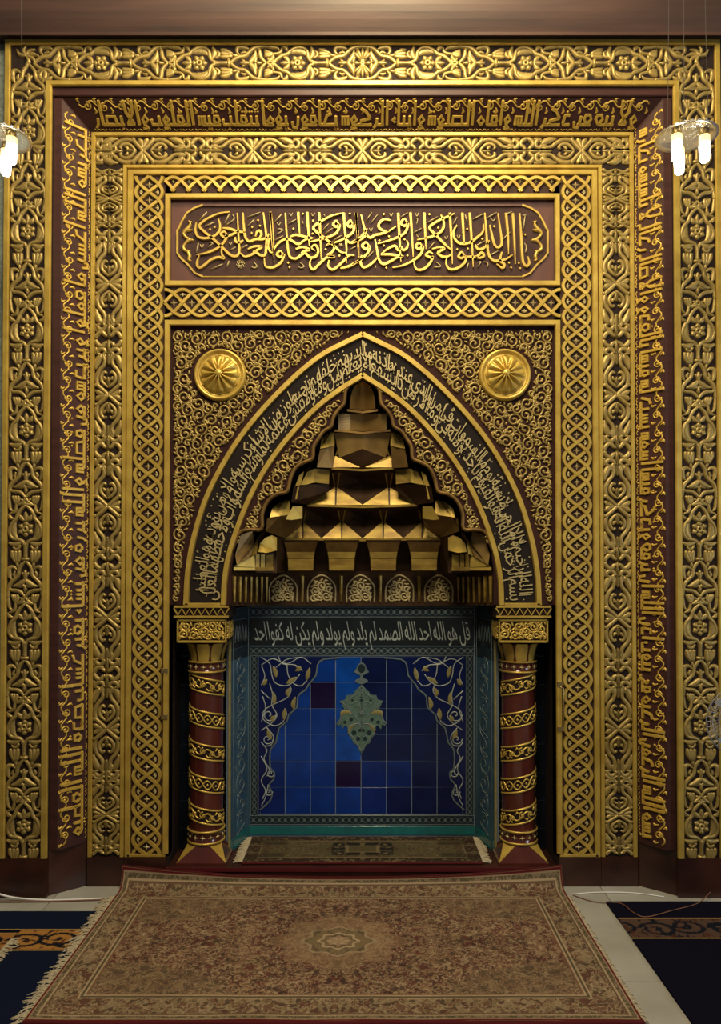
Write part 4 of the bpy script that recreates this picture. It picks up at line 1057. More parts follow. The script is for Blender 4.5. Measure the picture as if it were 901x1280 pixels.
# side lobes of the tiers
both('side_lobe', [[(400, 561, .19), (402, 549, .215), (409, 542, .235), (418, 540, .25), (418, 557, .225), (410, 559, .205)]], 'gold')
both('side_lobe_foot', [[(400, 562, .19), (410, 559, .215), (418, 557, .225), (416, 585, .24), (396, 584, .20)]], 'brown_muqarnas')
both('side_lobe', [[(376, 606, .19), (384, 590, .225), (393, 586, .245), (393, 603, .225), (382, 606, .205)], [(369, 608, .185), (374, 594, .185), (380, 589, .19), (376, 606, .19)]], 'gold')
both('side_lobe_foot', [[(393, 586, .235), (412, 587, .28), (411, 605, .255), (393, 603, .225)]], 'gold_muqarnas')
both('side_lobe_foot', [[(367, 609, .185), (382, 606, .21), (411, 605, .27), (411, 614, .28), (386, 631, .29), (364, 628, .20)]], 'shaded_muqarnas')
both('side_lobe', [[(372, 609, .183), (374, 608, .183), (371, 624, .19), (369, 624, .19)], [(337, 647, .185), (340, 636, .205), (349, 628, .235), (362, 625, .255), (362, 643, .225), (350, 645, .20)], [(357, 649, .215), (366, 633, .225), (378, 633, .25), (378, 648, .26), (364, 650, .23)]], 'gold')
both('side_lobe_foot', [[(334, 648, .19), (350, 645, .21), (362, 643, .225), (378, 649, .26), (374, 660, .34), (357, 673, .35), (332, 664, .21)]], 'brown_muqarnas')
both('side_lobe', [[(301, 668, .20), (316, 664, .23), (318, 682, .22), (313, 696, .21), (296, 706, .18), (294, 694, .185)]], 'bronze')
both('side_lobe', [[(293, 708, .18), (318, 694, .235), (319, 709, .235)], [(292, 709, .175), (319, 709.5, .23), (319, 713, .23), (292, 713, .175)], [(323, 690, .20), (325, 679, .225), (332, 672, .245), (340, 669, .265), (346, 672, .28), (346, 688, .265), (334, 691, .22)], [(313, 696, .23), (318, 682, .22), (323, 672, .21), (321, 692, .21)]], 'gold')
for i, (u, w) in enumerate(((322, 2.4), (328.5, 2.6), (337, 4.2))):
    both('small_column', [[(u - w, 693 + i * .6, .235 + .02 * i), (u + w, 692 + i * .6, .245 + .02 * i), (u + w, 712, .245 + .02 * i), (u - w, 712, .235 + .02 * i)], [(u - w - .8, 709, .230 + .02 * i), (u + w + .8, 709, .238 + .02 * i), (u + w + .8, 713.5, .238 + .02 * i), (u - w - .8, 713.5, .230 + .02 * i)]], 'gold_muqarnas')
both('side_lobe_foot', [[(346, 670, .28), (357, 674, .36), (356, 716, .44), (344, 716, .30)], [(320, 692, .26), (346, 690, .30), (346, 716, .30), (320, 716, .26)]], 'shaded_muqarnas')
# four corbels
for c in (376, 427, 479, 530):
    mb = MB(); y = .37
    w0, w1, w2 = 16, 17.5, 21
    q = [(c - w2, 677, y - .035), (c + w2, 677, y - .035), (c + w1, 690, y), (c - w1, 690, y), (c - w0, 713, y), (c + w0, 713, y)]
    mf = MB(); facet(mf, q[:4]); obj('corbel_flare', mf, 'brown_muqarnas', MQ)  # browner than the block, shade at the top put into the colour
    facet(mb, [(c - w1, 690, y), (c + w1, 690, y), (c + w0, 698, y), (c - w0, 698, y)]); facet(mb, [(c - w0, 698.6, y - .004), (c + w0, 698.6, y - .004), (c + w0 - .5, 713, y - .004), (c - w0 + .5, 713, y - .004)])
    for s in (-1, 1): facet(mb, [(c + s * w1, 690, y), (c + s * w0, 713, y), (c + s * w0 * .9, 713, y + .10), (c + s * w1 * .9, 690, y + .10)])
    facet(mb, [(c - w0, 713, y), (c + w0, 713, y), (c + w0 * .9, 713, y + .1), (c - w0 * .9, 713, y + .1)])
    obj('corbel', mb, 'gold_muqarnas', MQ)
    mb = MB(); facet(mb, [(c - w2 - 1.5, 675, y - .04), (c + w2 + 1.5, 675, y - .04), (c + w2, 678, y - .033), (c - w2, 678, y - .033)]); obj('corbel_cap', mb, 'shaded_muqarnas', MQ)
# frieze of small arches with scrolls at the back, gold flutes down the two cheeks
yf = .50; kf = K(yf); frf = wall_frame(yf)
mb = MB(); box(mb, X(333, yf), X(573, yf), yf, yf + .02, Z(757, yf), Z(714, yf)); obj('frieze_board', mb, 'shaded_muqarnas', MQ)
mb = MB(); half = [(0, 17), (9, 13), (16, 5), (17.5, -4), (17, -17)]
ribbon(mb, sm([(u * kf, v * kf) for u, v in [(-a, b) for a, b in reversed(half)] + half[1:]], 4), 1.1 * kf, .008)
pol = [(-a * .9, b * .9) for a, b in reversed(half)] + [(a * .9, b * .9) for a, b in half[1:]]
sc_ = scrollwork(ID, [(-15, -16), (15, -16), (15.5, 4), (9, 11), (0, 15), (-9, 11), (-15.5, 4)], (6.5, 5, 4, 3, 2.2), 4, kf, lambda a: np.asarray(a) * kf, 1.2, .007)
mb.v += sc_.v; mb.f += [tuple(i + mb.n for i in q) for q in sc_.f]; mb.n += sc_.n
arch_me = mb.mesh('frieze_arch', True)
fz = (X(354, yf), X(402, yf), X(450.5, yf), X(499, yf), X(548, yf))
for x in fz: obj('frieze_arch', arch_me, 'gold_pale', MQ, M=T3(x, yf, Z(736, yf)))
for a, b in zip(fz[:-1], fz[1:]):
    mb = MB(frf); m = (a + b) / 2; ribbon(mb, [(m, Z(720, yf)), (m, Z(752, yf))], [2.6 * kf, 1.2 * kf, 1.2 * kf, 1.4 * kf], .012, 'gable'); obj('frieze_spike', mb, 'gold_muqarnas', MQ)
for s in (-1, 1):
    mb = MB(); xa_, xb_ = s * abs(X(289, .18)), s * abs(X(335, .5))
    mb.add3([(xa_, .18, Z(757, .18)), (xb_, .5, Z(757, .5)), (xb_, .5, Z(714, .5)), (xa_, .18, Z(714, .18))], [(0, 1, 2, 3)]); obj('frieze_cheek', mb, 'shaded_muqarnas', MQ)
    for i in range(7):
        f = .06 + i * .145; y = .18 + f * .32; x = xa_ + (xb_ - xa_) * f - s * .006
        mb = MB(wall_frame(y)); ribbon(mb, [(x, Z(721, y)), (x, Z(753, y))], [.0095, .005, .004, .005], .012, 'gable'); obj('cheek_flute', mb, 'gold_muqarnas', MQ)

# ------------------------------------------------------------------ niche: step, tiled back and sides
ST = thing('niche_step', 'low dark mahogany step at the foot of the niche', 'step', (0, .3, 0), kind=None)
mb = MB(); box(mb, -off(243, YC), off(243, YC), YC - .02, NB, 0, STEP); obj('step_block', mb, 'plinth_wood', ST)
mb = MB(); box(mb, -off(243, YC), off(243, YC), YC - .026, YC - .02, STEP - .018, STEP); obj('step_nosing', mb, 'rug_back', ST)

TB = thing('tile_panel', 'blue glazed tile panel with white script and pendant medallion at the niche back', 'tile panel', (0, NB, STEP))
kn = K(NB); frn = wall_frame(NB)
def N2(pts): return W2(pts, NB)
zt_, zb2 = Z(757, NB), STEP
xl, xr = X(312.5, NB), X(592.5, NB)
mb = MB(); box(mb, xl - .02, xr + .02, NB, NB + .08, STEP, zt_ + .02); obj('grout_bed', mb, 'grout_pale', TB)
mb = MB(frn); rect(mb, X(313, NB), X(592, NB), Z(1043.5, NB), Z(1032, NB), 0, .006, .002); obj('teal_skirting', mb, 'tile_teal', TB)
# blue field tiles, six rows of nine
us = [323.5] + [325 + 31.55 * k for k in range(1, 9)] + [581.5]; vs = [821, 853, 885.5, 918, 951, 983.8, 1017]
us = [323.5, 356.5, 388, 419.5, 451.2, 483, 514.5, 546, 577.5, 581.5]
us = [323.5, 325.2, 356.5, 388, 419.5, 451.2, 482.8, 514.4, 546, 577.6, 581.5]
steps = [(425, 822), (404, 824), (397, 831), (395, 844), (386, 855), (382, 862), (376, 866), (372, 872), (371, 884), (361, 893), (359, 901), (349, 910), (345, 928), (338, 937), (338, 960), (343, 965), (342, 974), (336, 981), (340, 990), (338, 1000), (325, 1012)]
corner = [(323.5, 821)] + [(425, 821)] + steps + [(323.5, 1016)]
cm_l = np.array(corner); cm_r = np.array(mir(corner)) - np.array([1, 0])
rt = random.Random(3)
for r in range(6):
    for c in range(len(us) - 1):
        u0, u1, v0, v1 = us[c], us[c + 1], vs[r], vs[r + 1]
        if u1 - u0 < 10: pass
        gp = np.array([(u0 + (u1 - u0) * a, v0 + (v1 - v0) * b) for a in np.linspace(.02, .98, 6) for b in np.linspace(.02, .98, 6)])
        if np.all((dist_poly(gp, cm_l) > 0) | (dist_poly(gp, cm_r) > 0)): continue
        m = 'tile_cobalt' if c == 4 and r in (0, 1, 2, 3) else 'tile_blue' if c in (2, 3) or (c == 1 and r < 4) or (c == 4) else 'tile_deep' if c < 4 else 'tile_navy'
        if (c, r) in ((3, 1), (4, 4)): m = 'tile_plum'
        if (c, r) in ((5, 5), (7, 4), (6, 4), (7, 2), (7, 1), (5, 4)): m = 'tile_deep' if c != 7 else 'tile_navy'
        mb = MB(frn); g = .42 if u1 - u0 > 10 else 0
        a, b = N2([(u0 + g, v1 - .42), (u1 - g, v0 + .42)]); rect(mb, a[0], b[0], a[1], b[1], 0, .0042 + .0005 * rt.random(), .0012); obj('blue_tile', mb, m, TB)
for s in (-1, 1):
    cc = cm_l if s < 0 else cm_r
    mb = MB(frn); plate(mb, N2(cc), 0, .0062); obj('corner_spandrel', mb, 'tile_spandrel', TB)
    edge = np.array(steps) if s < 0 else np.array(mir(steps)) - np.array([1, 0])
    mb = MB(frn); ribbon(mb, N2(sm(edge, 2)), 1.0 * kn, .003, 'flat', base=.005); obj('spandrel_outline', mb, 'glaze_sage', TB)
    z5 = lambda L: [((300 + a / 5.63) if s < 0 else (905 - 300 - a / 5.63), 810 + b / 5.63) for a, b in L]
    vines = [[(150, 65), (210, 110), (225, 190), (250, 245), (320, 265), (380, 235), (420, 185)], [(150, 120), (230, 75), (330, 110), (430, 65), (500, 110)], [(330, 115), (340, 190), (380, 250), (430, 265), (470, 230)], [(155, 130), (175, 200), (150, 260)], [(210, 250), (230, 330), (225, 400), (260, 470), (230, 520), (150, 580)],
             [(150, 300), (215, 360)], [(225, 400), (170, 440), (165, 500), (240, 545), (300, 520), (330, 460)], [(160, 340), (180, 420), (150, 520)], [(350, 260), (360, 300), (330, 350), (270, 380), (230, 400)], [(190, 560), (235, 620), (220, 680), (170, 690)], [(150, 660), (190, 720), (170, 780), (210, 860), (190, 900)], [(150, 760), (190, 850), (150, 930), (180, 1000), (160, 1060)], [(200, 960), (180, 1050), (150, 1110)], [(270, 60), (300, 110), (390, 120), (440, 160)], [(430, 65), (330, 80), (250, 140)]]
    mb = MB(frn)
    for v in vines: ribbon(mb, N2(sm(z5(v), 5)), .62 * kn, .0022, base=.006)
    for ca, cb, cr in ((205, 470, 50), (195, 640, 40), (215, 880, 30), (200, 1010, 30)): ribbon(mb, N2(spiral(*z5([(ca, cb)])[0], cr / 5.63, 1.2, 0)), .6 * kn, .0022, base=.006)
    obj('white_vine', mb, 'glaze_white', TB, True)
    for pts in ([(235, 130), (250, 170), (255, 205)], [(395, 130), (420, 145), (390, 160)], [(330, 250), (365, 225), (400, 205)], [(470, 225), (480, 180), (490, 140)], [(345, 340), (335, 310), (355, 280)], [(240, 400), (240, 350), (235, 310)], [(380, 430), (375, 390), (390, 345)], [(310, 505), (315, 460), (318, 425)], [(235, 520), (230, 495), (245, 475)], [(220, 640), (205, 610), (195, 575)], [(165, 260), (175, 240), (190, 220)]):
        mb = MB(frn); ribbon(mb, N2(sm(z5(pts), 4)), [.9 * kn, 3.0 * kn, 2.6 * kn, .8 * kn], .0024, base=.006); obj('olive_leaf', mb, 'glaze_olive', TB, True)
# patterned border strips
def tile_strip(u0, v0, u1, v1, bands=1):
    mb = MB(frn); a, b = N2([(u0, v1), (u1, v0)]); rect(mb, a[0], b[0], a[1], b[1], 0, .005, .001); obj('border_tile', mb, 'tile_border', TB)
    mb = MB(frn); horiz = (u1 - u0) > (v1 - v0); L = (u1 - u0) if horiz else (v1 - v0); w = ((v1 - v0) if horiz else (u1 - u0)); n = max(2, int(L / 7.8)); st = L / n
    g = (lambda t, q: (u0 + t, (v0 + v1) / 2 + q)) if horiz else (lambda t, q: ((u0 + u1) / 2 + q, v0 + t))
    for sg in (-1, 1):
        ribbon(mb, N2([g(0, sg * w * .44), g(L, sg * w * .44)]), .42 * kn, .002, base=.0045)
        ribbon(mb, N2([g(t, sg * w * .24 * math.cos(t / st * math.pi)) for t in np.linspace(0, L, n * 6 + 1)]), .40 * kn, .002, base=.0045)
    for k in range(n):
        cxx, q = (k + .5) * st, w * .16
        mb.add(N2([g(cxx - q, 0), g(cxx, q), g(cxx + q, 0), g(cxx, -q)]), .0068, [(0, 1, 2, 3)] if not horiz else [(3, 2, 1, 0)])
    o = obj('border_pattern', mb, 'glaze_sage', TB); o['kind'] = 'stuff'
tile_strip(313, 758, 592, 772); tile_strip(313, 807, 592, 820); tile_strip(313, 820, 323, 1018.5); tile_strip(582, 820, 592, 1018.5); tile_strip(313, 1018.5, 592, 1031)
mb = MB(frn); a, b = N2([(313, 806.5), (592, 772.5)]); rect(mb, a[0], b[0], a[1], b[1], 0, .0045, .001); obj('script_ground', mb, 'tile_ink', TB)
fl_ = lambda x, y, h: np.stack([N2(np.stack([x, y], 1))[:, 0], NB - .0045 - h, N2(np.stack([x, y], 1))[:, 1]], 1)
IKH = 'قل هو الله احد الله الصمد لم يلد ولم يولد ولم يكن له كفوا احد'.split()
gl = [glyphs(w) for w in IKH]; ws = [g[0][:, 0].max() - g[0][:, 0].min() + .24 for g in gl]; sx = (588 - 316) / sum(ws); x = 588
for (V, fs), w in zip(gl, ws):
    sl = V[:, 1] * 5.0
    mb = MB(fn=fl_); mb.add(np.stack([x - (V[:, 0].max() - V[:, 0]) * sx - sl, 800 - V[:, 1] * 33], 1), (V[:, 2] + .5) * .002, fs); obj('script_word', mb, 'glaze_white', TB); x -= w * sx
# pendant medallion
zp = lambda L: N2([(415 + a / 9.84, 815 + b / 9.84) for a, b in L])
def sym(L): return L + [(724 - a, b) for a, b in reversed(L)]
mb = MB(frn); plate(mb, zp(sym([(366, 390), (320, 440), (270, 490), (255, 520), (180, 530), (165, 580), (100, 600), (130, 660), (150, 700), (110, 740), (95, 820), (55, 880), (75, 905), (110, 885), (125, 950), (150, 910), (180, 905), (205, 960), (190, 1000), (240, 1060), (265, 1120), (310, 1140), (330, 1200), (362, 1245)])), .0, .0075); md = obj('pendant_medallion', mb, 'glaze_green', TB)
mb = MB(frn); plate(mb, zp(sym([(362, 120), (320, 150), (300, 200), (270, 245), (320, 270), (350, 290), (345, 315), (290, 340), (280, 365), (330, 385), (362, 395)])), 0, .0072); obj('pendant_drop', mb, 'glaze_sage', TB)
mb = MB(frn); plate(mb, zp([(362 + 45 * math.cos(a), 200 + 55 * math.sin(a)) for a in np.linspace(0, 6.1, 12)]), 0, .0082); obj('pendant_drop', mb, 'glaze_dark', TB)
mb = MB(frn)
for L, w in (([(366, 410), (300, 520), (230, 560), (190, 620), (200, 690), (250, 740)], 7), ([(240, 640), (300, 610), (330, 650), (290, 670)], 7), ([(366, 560), (330, 600), (345, 680), (362, 760)], 6), ([(210, 740), (270, 770), (320, 850), (362, 950)], 8), ([(190, 960), (230, 900), (310, 880), (350, 900)], 7), ([(205, 990), (270, 1070), (330, 1170), (362, 1220)], 8), ([(270, 520), (300, 560), (350, 580)], 6), ([(100, 610), (150, 640), (180, 700)], 8), ([(330, 440), (366, 470), (366, 520)], 6), ([(300, 1020), (340, 1040), (362, 1000)], 6), ([(60, 885), (100, 830), (130, 750)], 10)):
    for s in (0, 1): ribbon(mb, zp(sm([(a if s == 0 else 724 - a, b) for a, b in L], 4)), w / 9.84 * kn, .002, base=.0072)
for k in range(4): ribbon(mb, zp([(362 - 38 * math.cos(k * math.pi / 4), 760 - 38 * math.sin(k * math.pi / 4)), (362 + 38 * math.cos(k * math.pi / 4), 760 + 38 * math.sin(k * math.pi / 4))]), .5 * kn, .0025, base=.0072)
obj('medallion_line', mb, 'glaze_sage', md, True)
for a, b, r in ((362, 575, 30), (235, 825, 24), (160, 860, 22), (270, 990, 32), (320, 1065, 26), (340, 960, 20), (250, 590, 16)):
    for s in ((0, 1) if a != 362 else (0,)):
        mb = MB(frn); plate(mb, zp([((a if s == 0 else 724 - a) + r * math.cos(q), b + r * math.sin(q)) for q in np.linspace(0, 5.6, 9)]), .007, .0082); obj('medallion_eye', mb, 'glaze_dark', md)
for s in (0, 1):
    mb = MB(frn); ribbon(mb, zp(sm([(q if s == 0 else 724 - q, r) for q, r in [(110, 790), (130, 745), (190, 735), (250, 760)]], 4)), [.6 * kn, 3 * kn, 2.6 * kn, .6 * kn], .002, base=.0072); obj('medallion_leaf', mb, 'glaze_olive', md, True)
    mb = MB(frn); ribbon(mb, zp(sm([(q if s == 0 else 724 - q, r) for q, r in [(200, 990), (225, 920), (290, 880)]], 4)), [.6 * kn, 2.6 * kn, .6 * kn], .002, base=.0072); obj('medallion_leaf', mb, 'glaze_olive', md, True)

# side walls of the niche and the recesses behind the columns
YR = .36
for s, nm in ((-1, 'left'), (1, 'right')):
    a, b = np.array((s * abs(X(288.5, .30)), .30, 0)), np.array((s * abs(X(313, NB)), NB, 0))
    t = thing('side_tile_wall', 'narrow tiled cheek of the niche %s' % ('beside the brighter blue tiles' if s < 0 else 'beside the navy tiles'), 'tile panel', ((a + b) / 2)[:] , 'tiled cheeks of the niche')
    ex = (b - a); L = np.linalg.norm(ex); ex /= L; en = np.array((-ex[1], ex[0], 0)) * (1 if -ex[1] * -s > 0 else -1)
    if en[1] > 0 and abs(en[1]) > abs(en[0]): en = -en
    en = np.array((-s * abs(ex[1]), -abs(ex[0]), 0))
    fr = (a, ex, np.array((0, 0, 1.)), en); zt2 = Z(758, NB)
    mb = MB(fr); rect(mb, 0, L, STEP, zt2, -.02, .001); obj('grout_bed', mb, 'grout_pale', t)
    zz_ = [STEP, Z(1031, NB), Z(985, NB), Z(930, NB), Z(875, NB), Z(820, NB), Z(806, NB), Z(772, NB), zt2]
    for i in range(len(zz_) - 1):
        m = 'tile_teal' if i == 0 else 'tile_side' if i in (1, 2, 3, 4) else 'tile_border' if i in (5, 7) else 'tile_ink'
        mb = MB(fr); rect(mb, .004, L - .004, zz_[i] + .001, zz_[i + 1] - .001, 0, .004, .001); obj('cheek_tile', mb, m, t)
    mb = MB(fr)
    for q in (.12, .88): ribbon(mb, [(L * q, STEP), (L * q, zt2)], .0022, .002, base=.004)
    for k in range(9):
        z0 = zz_[1] + (zz_[5] - zz_[1]) * k / 9; dz = (zz_[5] - zz_[1]) / 9
        ribbon(mb, spiral(L * .5, z0 + dz * .5, L * .26, 1.3, k), [.0022, .003], .002, base=.004)
        ribbon(mb, sm([(L * .3, z0), (L * .7, z0 + dz * .4), (L * .35, z0 + dz)], 4), .002, .002, base=.004)
    for k in range(4): ribbon(mb, sm([(L * (.2 + .16 * k), zz_[6] + .03), (L * (.26 + .16 * k), zz_[7] - .03), (L * (.32 + .16 * k), zz_[6] + .04)], 4), .002, .002, base=.004)
    o = obj('cheek_vine', mb, 'glaze_sage', t, True)
    mb = MB(); box(mb, *sorted((s * abs(X(286.5, .29)), s * (abs(X(286.5, .29)) - .012))), .285, .302, STEP, zt2); obj('edge_strip', mb, 'glaze_olive', t)
    # recess
    t = thing('recess_tiles', 'black glazed tiles with pale joints behind the column %s' % ('beside the bright blue tiles' if s < 0 else 'on the fan side'), 'tile panel', (s * .8, YR, STEP), 'tiled recesses behind the columns')
    x0, x1 = s * off(241, YC), s * abs(X(284, YR))
    mb = MB(wall_frame(YR + .03)); rect(mb, x0 * 1.02, x1, STEP, Z(757, YC), 0, .028); obj('grout_bed', mb, 'grout_recess', t)
    xs = [x0 * 1.02, s * abs(X(222, YR)), s * abs(X(253, YR)), x1]; zs = [STEP, Z(1035, YR), Z(1000, YR), Z(966, YR), Z(930, YR), Z(893, YR), Z(856, YR), Z(820, YR), Z(785, YR), Z(757, YC)]
    for i in range(3):
        for j in range(9):
            mb = MB(wall_frame(YR)); l, r = sorted((xs[i], xs[i + 1])); rect(mb, l + .0020, r - .0020, zs[j] + .0016, zs[j + 1] - .0016, 0, .004, .001); obj('black_tile', mb, 'tile_black', t)
    mb = MB(); x2 = s * off(241, YC); box(mb, *sorted((x2, x2 + s * .01)), YC, YR + .03, STEP, Z(757, YC)); obj('reveal', mb, 'recess_dark', t)
    mb = MB(); box(mb, *sorted((s * off(241, YC), s * abs(X(289, .3)))), YP + .032, YR + .03, Z(757, YC), Z(757, YC) + .02); obj('recess_soffit', mb, 'recess_dark', t)

# ------------------------------------------------------------------ columns
YL = .255; kc = K(YL); RC = 22 * kc
def zc_(v): return Z(v, YL - RC)


def column(s):
    cx = s * off(194, YL)
    t = thing('spiral_column', 'maroon column wound with gold bands under a carved gold capital, %s' % ('next to the bright blue tiles' if s < 0 else 'on the side of the wall fan'), 'column', (cx, YL, STEP), 'columns of the niche')
    def lat(nm, prof, mat, n=40):
        mb = MB(); lathe(mb, prof, n, (cx, YL)); return obj(nm, mb, mat, t, True)
    # base: square foot tapering to the shaft, gold corner triangles
    zb, zs = STEP, zc_(1058); hb, hs = 30 * kc, 22 * kc
    mb = MB(); V = [(cx + a * hb, YL + b * hb, zb + .012) for a, b in ((-1, -1), (1, -1), (1, 1), (-1, 1))] + [(cx + hs * math.cos(q), YL + hs * math.sin(q), zs) for q in [math.radians(225 + 22.5 + 45 * k) for k in range(-1, 7)]]
    mb.add3(V, [(0, 1, 6, 5), (1, 2, 8, 7), (2, 3, 10, 9), (3, 0, 4, 11)]); obj('base', mb, 'shaft_maroon', t)
    mb = MB(); mb.add3(V, [(0, 5, 4), (1, 7, 6), (2, 9, 8), (3, 11, 10)]); obj('base_corner', mb, 'gold', t)
    mb = MB(); box(mb, cx - hb, cx + hb, YL - hb, YL + hb, zb, zb + .012); obj('base_slab', mb, 'shaft_maroon', t)
    lat('shaft', [(RC * .93, zc_(1058)), (RC * .93, zc_(828))], 'shaft_maroon')
    for v0, v1 in ((1040, 1057), (827, 842)):
        lat('collar', [(RC * .93, zc_(v1)), (RC * 1.0, zc_(v1)), (RC * 1.02, zc_(v1 - 2)), (RC * .96, zc_(v1 - 3)), (RC * .96, zc_(v0 + 3)), (RC * 1.02, zc_(v0 + 2)), (RC * 1.0, zc_(v0)), (RC * .93, zc_(v0))], 'shaft_maroon')
        for vv in (v0 + 1.2, v1 - 1.2):
            mb = MB(); tube(mb, [(cx + RC * 1.0 * math.cos(a), YL + RC * 1.0 * math.sin(a), zc_(vv)) for a in np.linspace(0, 2 * math.pi, 41)[:-1]], .0055, 6, True); obj('collar_ring', mb, 'gold', t, True)
        for k in range(14):
            a = 2 * math.pi * (k + .5) / 14; r = RC * .965; M = T3(cx + r * math.cos(a), YL + r * math.sin(a), zc_((v0 + v1) / 2)) @ Matrix.Rotation(a + math.pi / 2, 4, 'Z')
            obj('collar_star', st_me, 'gold_pale', t, M=M @ Matrix.Diagonal((.8, 1, .8, 1)))
    # five sloping bands
    def cyl(x, y, h):
        a = -math.pi / 2 + s * -1 * -x / RC if False else -math.pi / 2 + x / RC
        return np.stack([cx + (RC * .93 + h) * np.cos(a), YL + (RC * .93 + h) * np.sin(a), y], 1)
    slope = s * 15.0 * kc / (math.pi * RC)
    for i, v in enumerate((857, 899, 940.5, 981, 1021)):
        zc0 = zc_(v); hw = 9.5 * kc; Lh = math.pi * RC * .97; xs = np.linspace(-Lh, Lh, 49)
        zz = lambda x: zc0 + slope * np.asarray(x)
        mb = MB(fn=cyl); ribbon(mb, np.stack([xs, zz(xs)], 1), hw, .0015, 'thin', cap=False); band = obj('sloping_band', mb, 'recess_dark', t)
        for q in (-1, 1):
            mb = MB(fn=cyl); ribbon(mb, np.stack([xs, zz(xs) + q * hw * .9], 1), .0050, .0055, 'round', cap=False); obj('band_edge', mb, 'gold', band, True)
        mb = MB(fn=cyl)
        if i % 2 == 0:
            n = 11; st = 2 * Lh / n
            ribbon(mb, [(x, float(zz(x)) + hw * .42 * math.sin(x / st * math.pi)) for x in np.linspace(-Lh, Lh, n * 8)], .0042, .006, cap=False)
            for k in range(n):
                x = -Lh + (k + .5) * st; g = 1 if k % 2 else -1
                ribbon(mb, spiral(x, float(zz(x)) + g * hw * .1, hw * .48, 1.25, g * math.pi / 2, g, n=12), [.0035, .0035, .006], .006)
                ribbon(mb, [(x + st * .3, float(zz(x + st * .3)) - g * hw * .3), (x + st * .5, float(zz(x + st * .5)) - g * hw * .62), (x + st * .68, float(zz(x + st * .7)) - g * hw * .45)], [.002, .006, .002], .007)
        else:
            n = 12; st = 2 * Lh / n
            for g in (-1, 1): ribbon(mb, [(x, float(zz(x)) + g * hw * .55 * math.sin(x / st * math.pi)) for x in np.linspace(-Lh, Lh, n * 8)], .0040, .006, cap=False)
            for k in range(n):
                x = -Lh + (k + .5) * st; z = float(zz(x)); q = .007
                mb.add([(x - q, z), (x, z - q), (x + q, z), (x, z + q), (x, z)], [.004] * 4 + [.010], [(0, 1, 4), (1, 2, 4), (2, 3, 4), (3, 0, 4)])
        obj('band_ornament', mb, 'gold', band, True)
    # neck with gold petals, carved block and zigzag slab
    lat('neck', [(RC * .86, zc_(828)), (RC * .92, zc_(818)), (RC * 1.12, zc_(806))], 'shaft_maroon')
    for k in range(8):
        a = 2 * math.pi * k / 8 - math.pi / 2; mb = MB(); V = []
        for f, wd in ((0, .30), (.3, .34), (.65, .34), (.9, .30), (1, .26)):
            r = RC * (.90 + .26 * f ** 1.6); z = zc_(827) + (zc_(805) - zc_(827)) * f
            V += [(cx + (r + .004 * (1 - abs(q))) * math.cos(a + q * wd), YL + (r + .004 * (1 - abs(q))) * math.sin(a + q * wd), z) for q in (-1, 0, 1)]
        mb.add3(V, [(r * 3 + c, r * 3 + c + 1, r * 3 + c + 4, r * 3 + c + 3) for r in range(4) for c in range(2)]); obj('neck_petal', mb, 'gold', t, True)
    yfr = YL - 30 * kc; ky2 = K(yfr)
    X0, X1, Zb, Zt = cx - 30 * kc, cx + 30 * kc, Z(803, yfr), Z(774, yfr)
    mb = MB(); box(mb, X0, X1, yfr, YL + .08, Zb, Zt); blk = obj('capital_block', mb, 'recess_dark', t)
    fr = wall_frame(yfr)
    mb = MB(fr); w = X1 - X0; hgt = Zt - Zb
    for a, b in (((X0, Zt - .004), (X1, Zt - .004)), ((X0, Zb + .004), (X1, Zb + .004))): bar(mb, a, b, .0058, .010)
    for x in (X0 + .004, X1 - .004): bar(mb, (x, Zb), (x, Zt), .0045, .010)
    obj('capital_edge', mb, 'gold', blk)
    mb = scrollwork(fr, [(2, 3), (58, 3), (58, 26), (2, 26)], (6.4, 5, 4, 3, 2.2, 1.6), 12, ky2, lambda a: np.asarray(a) * np.array([w / 60, hgt / 29]) + np.array([X0, Zb]), 1.25, .008); obj('capital_scroll', mb, 'gold', blk, True)
    # inner side face of the capital
    fr2 = (np.array((X1 if s < 0 else X0, yfr, Zb)), np.array((0, 1., 0)), np.array((0, 0, 1.)), np.array((1. if s < 0 else -1., 0, 0)))
    mb = scrollwork(fr2, [(2, 3), (40, 3), (40, 26), (2, 26)], (6, 4.5, 3.4, 2.2), 2, ky2, lambda a: np.asarray(a) * np.array([.004, hgt / 29]), 1.25, .006); obj('capital_scroll', mb, 'gold', blk, True)
    yf2 = YL - 33 * kc; Z0, Z1_ = Z(772, yf2), Z(757.5, yf2); X0, X1 = cx - 33 * kc, cx + 33 * kc
    mb = MB(); box(mb, X0, X1, yf2, YL + .08, Z0, Z1_); slab = obj('capital_slab', mb, 'recess_dark', t)
    mb = MB(wall_frame(yf2))
    for z in (Z0 + .004, Z1_ - .004): bar(mb, (X0, z), (X1, z), .0055, .009)
    obj('slab_edge', mb, 'gold', slab)
    mb = MB(wall_frame(yf2)); n = 14
    ribbon(mb, [(X0 + (X1 - X0) * k / n, (Z0 + .012 if k % 2 else Z1_ - .012)) for k in range(n + 1)], .0042, .008, 'flat'); obj('slab_zigzag', mb, 'gold', slab)
    mb = MB(); box(mb, cx - 27 * kc, cx + 27 * kc, yfr + .01, YL + .07, Zt, Z0); obj('capital_neck', mb, 'recess_dark', t)


for s in (-1, 1): column(s)

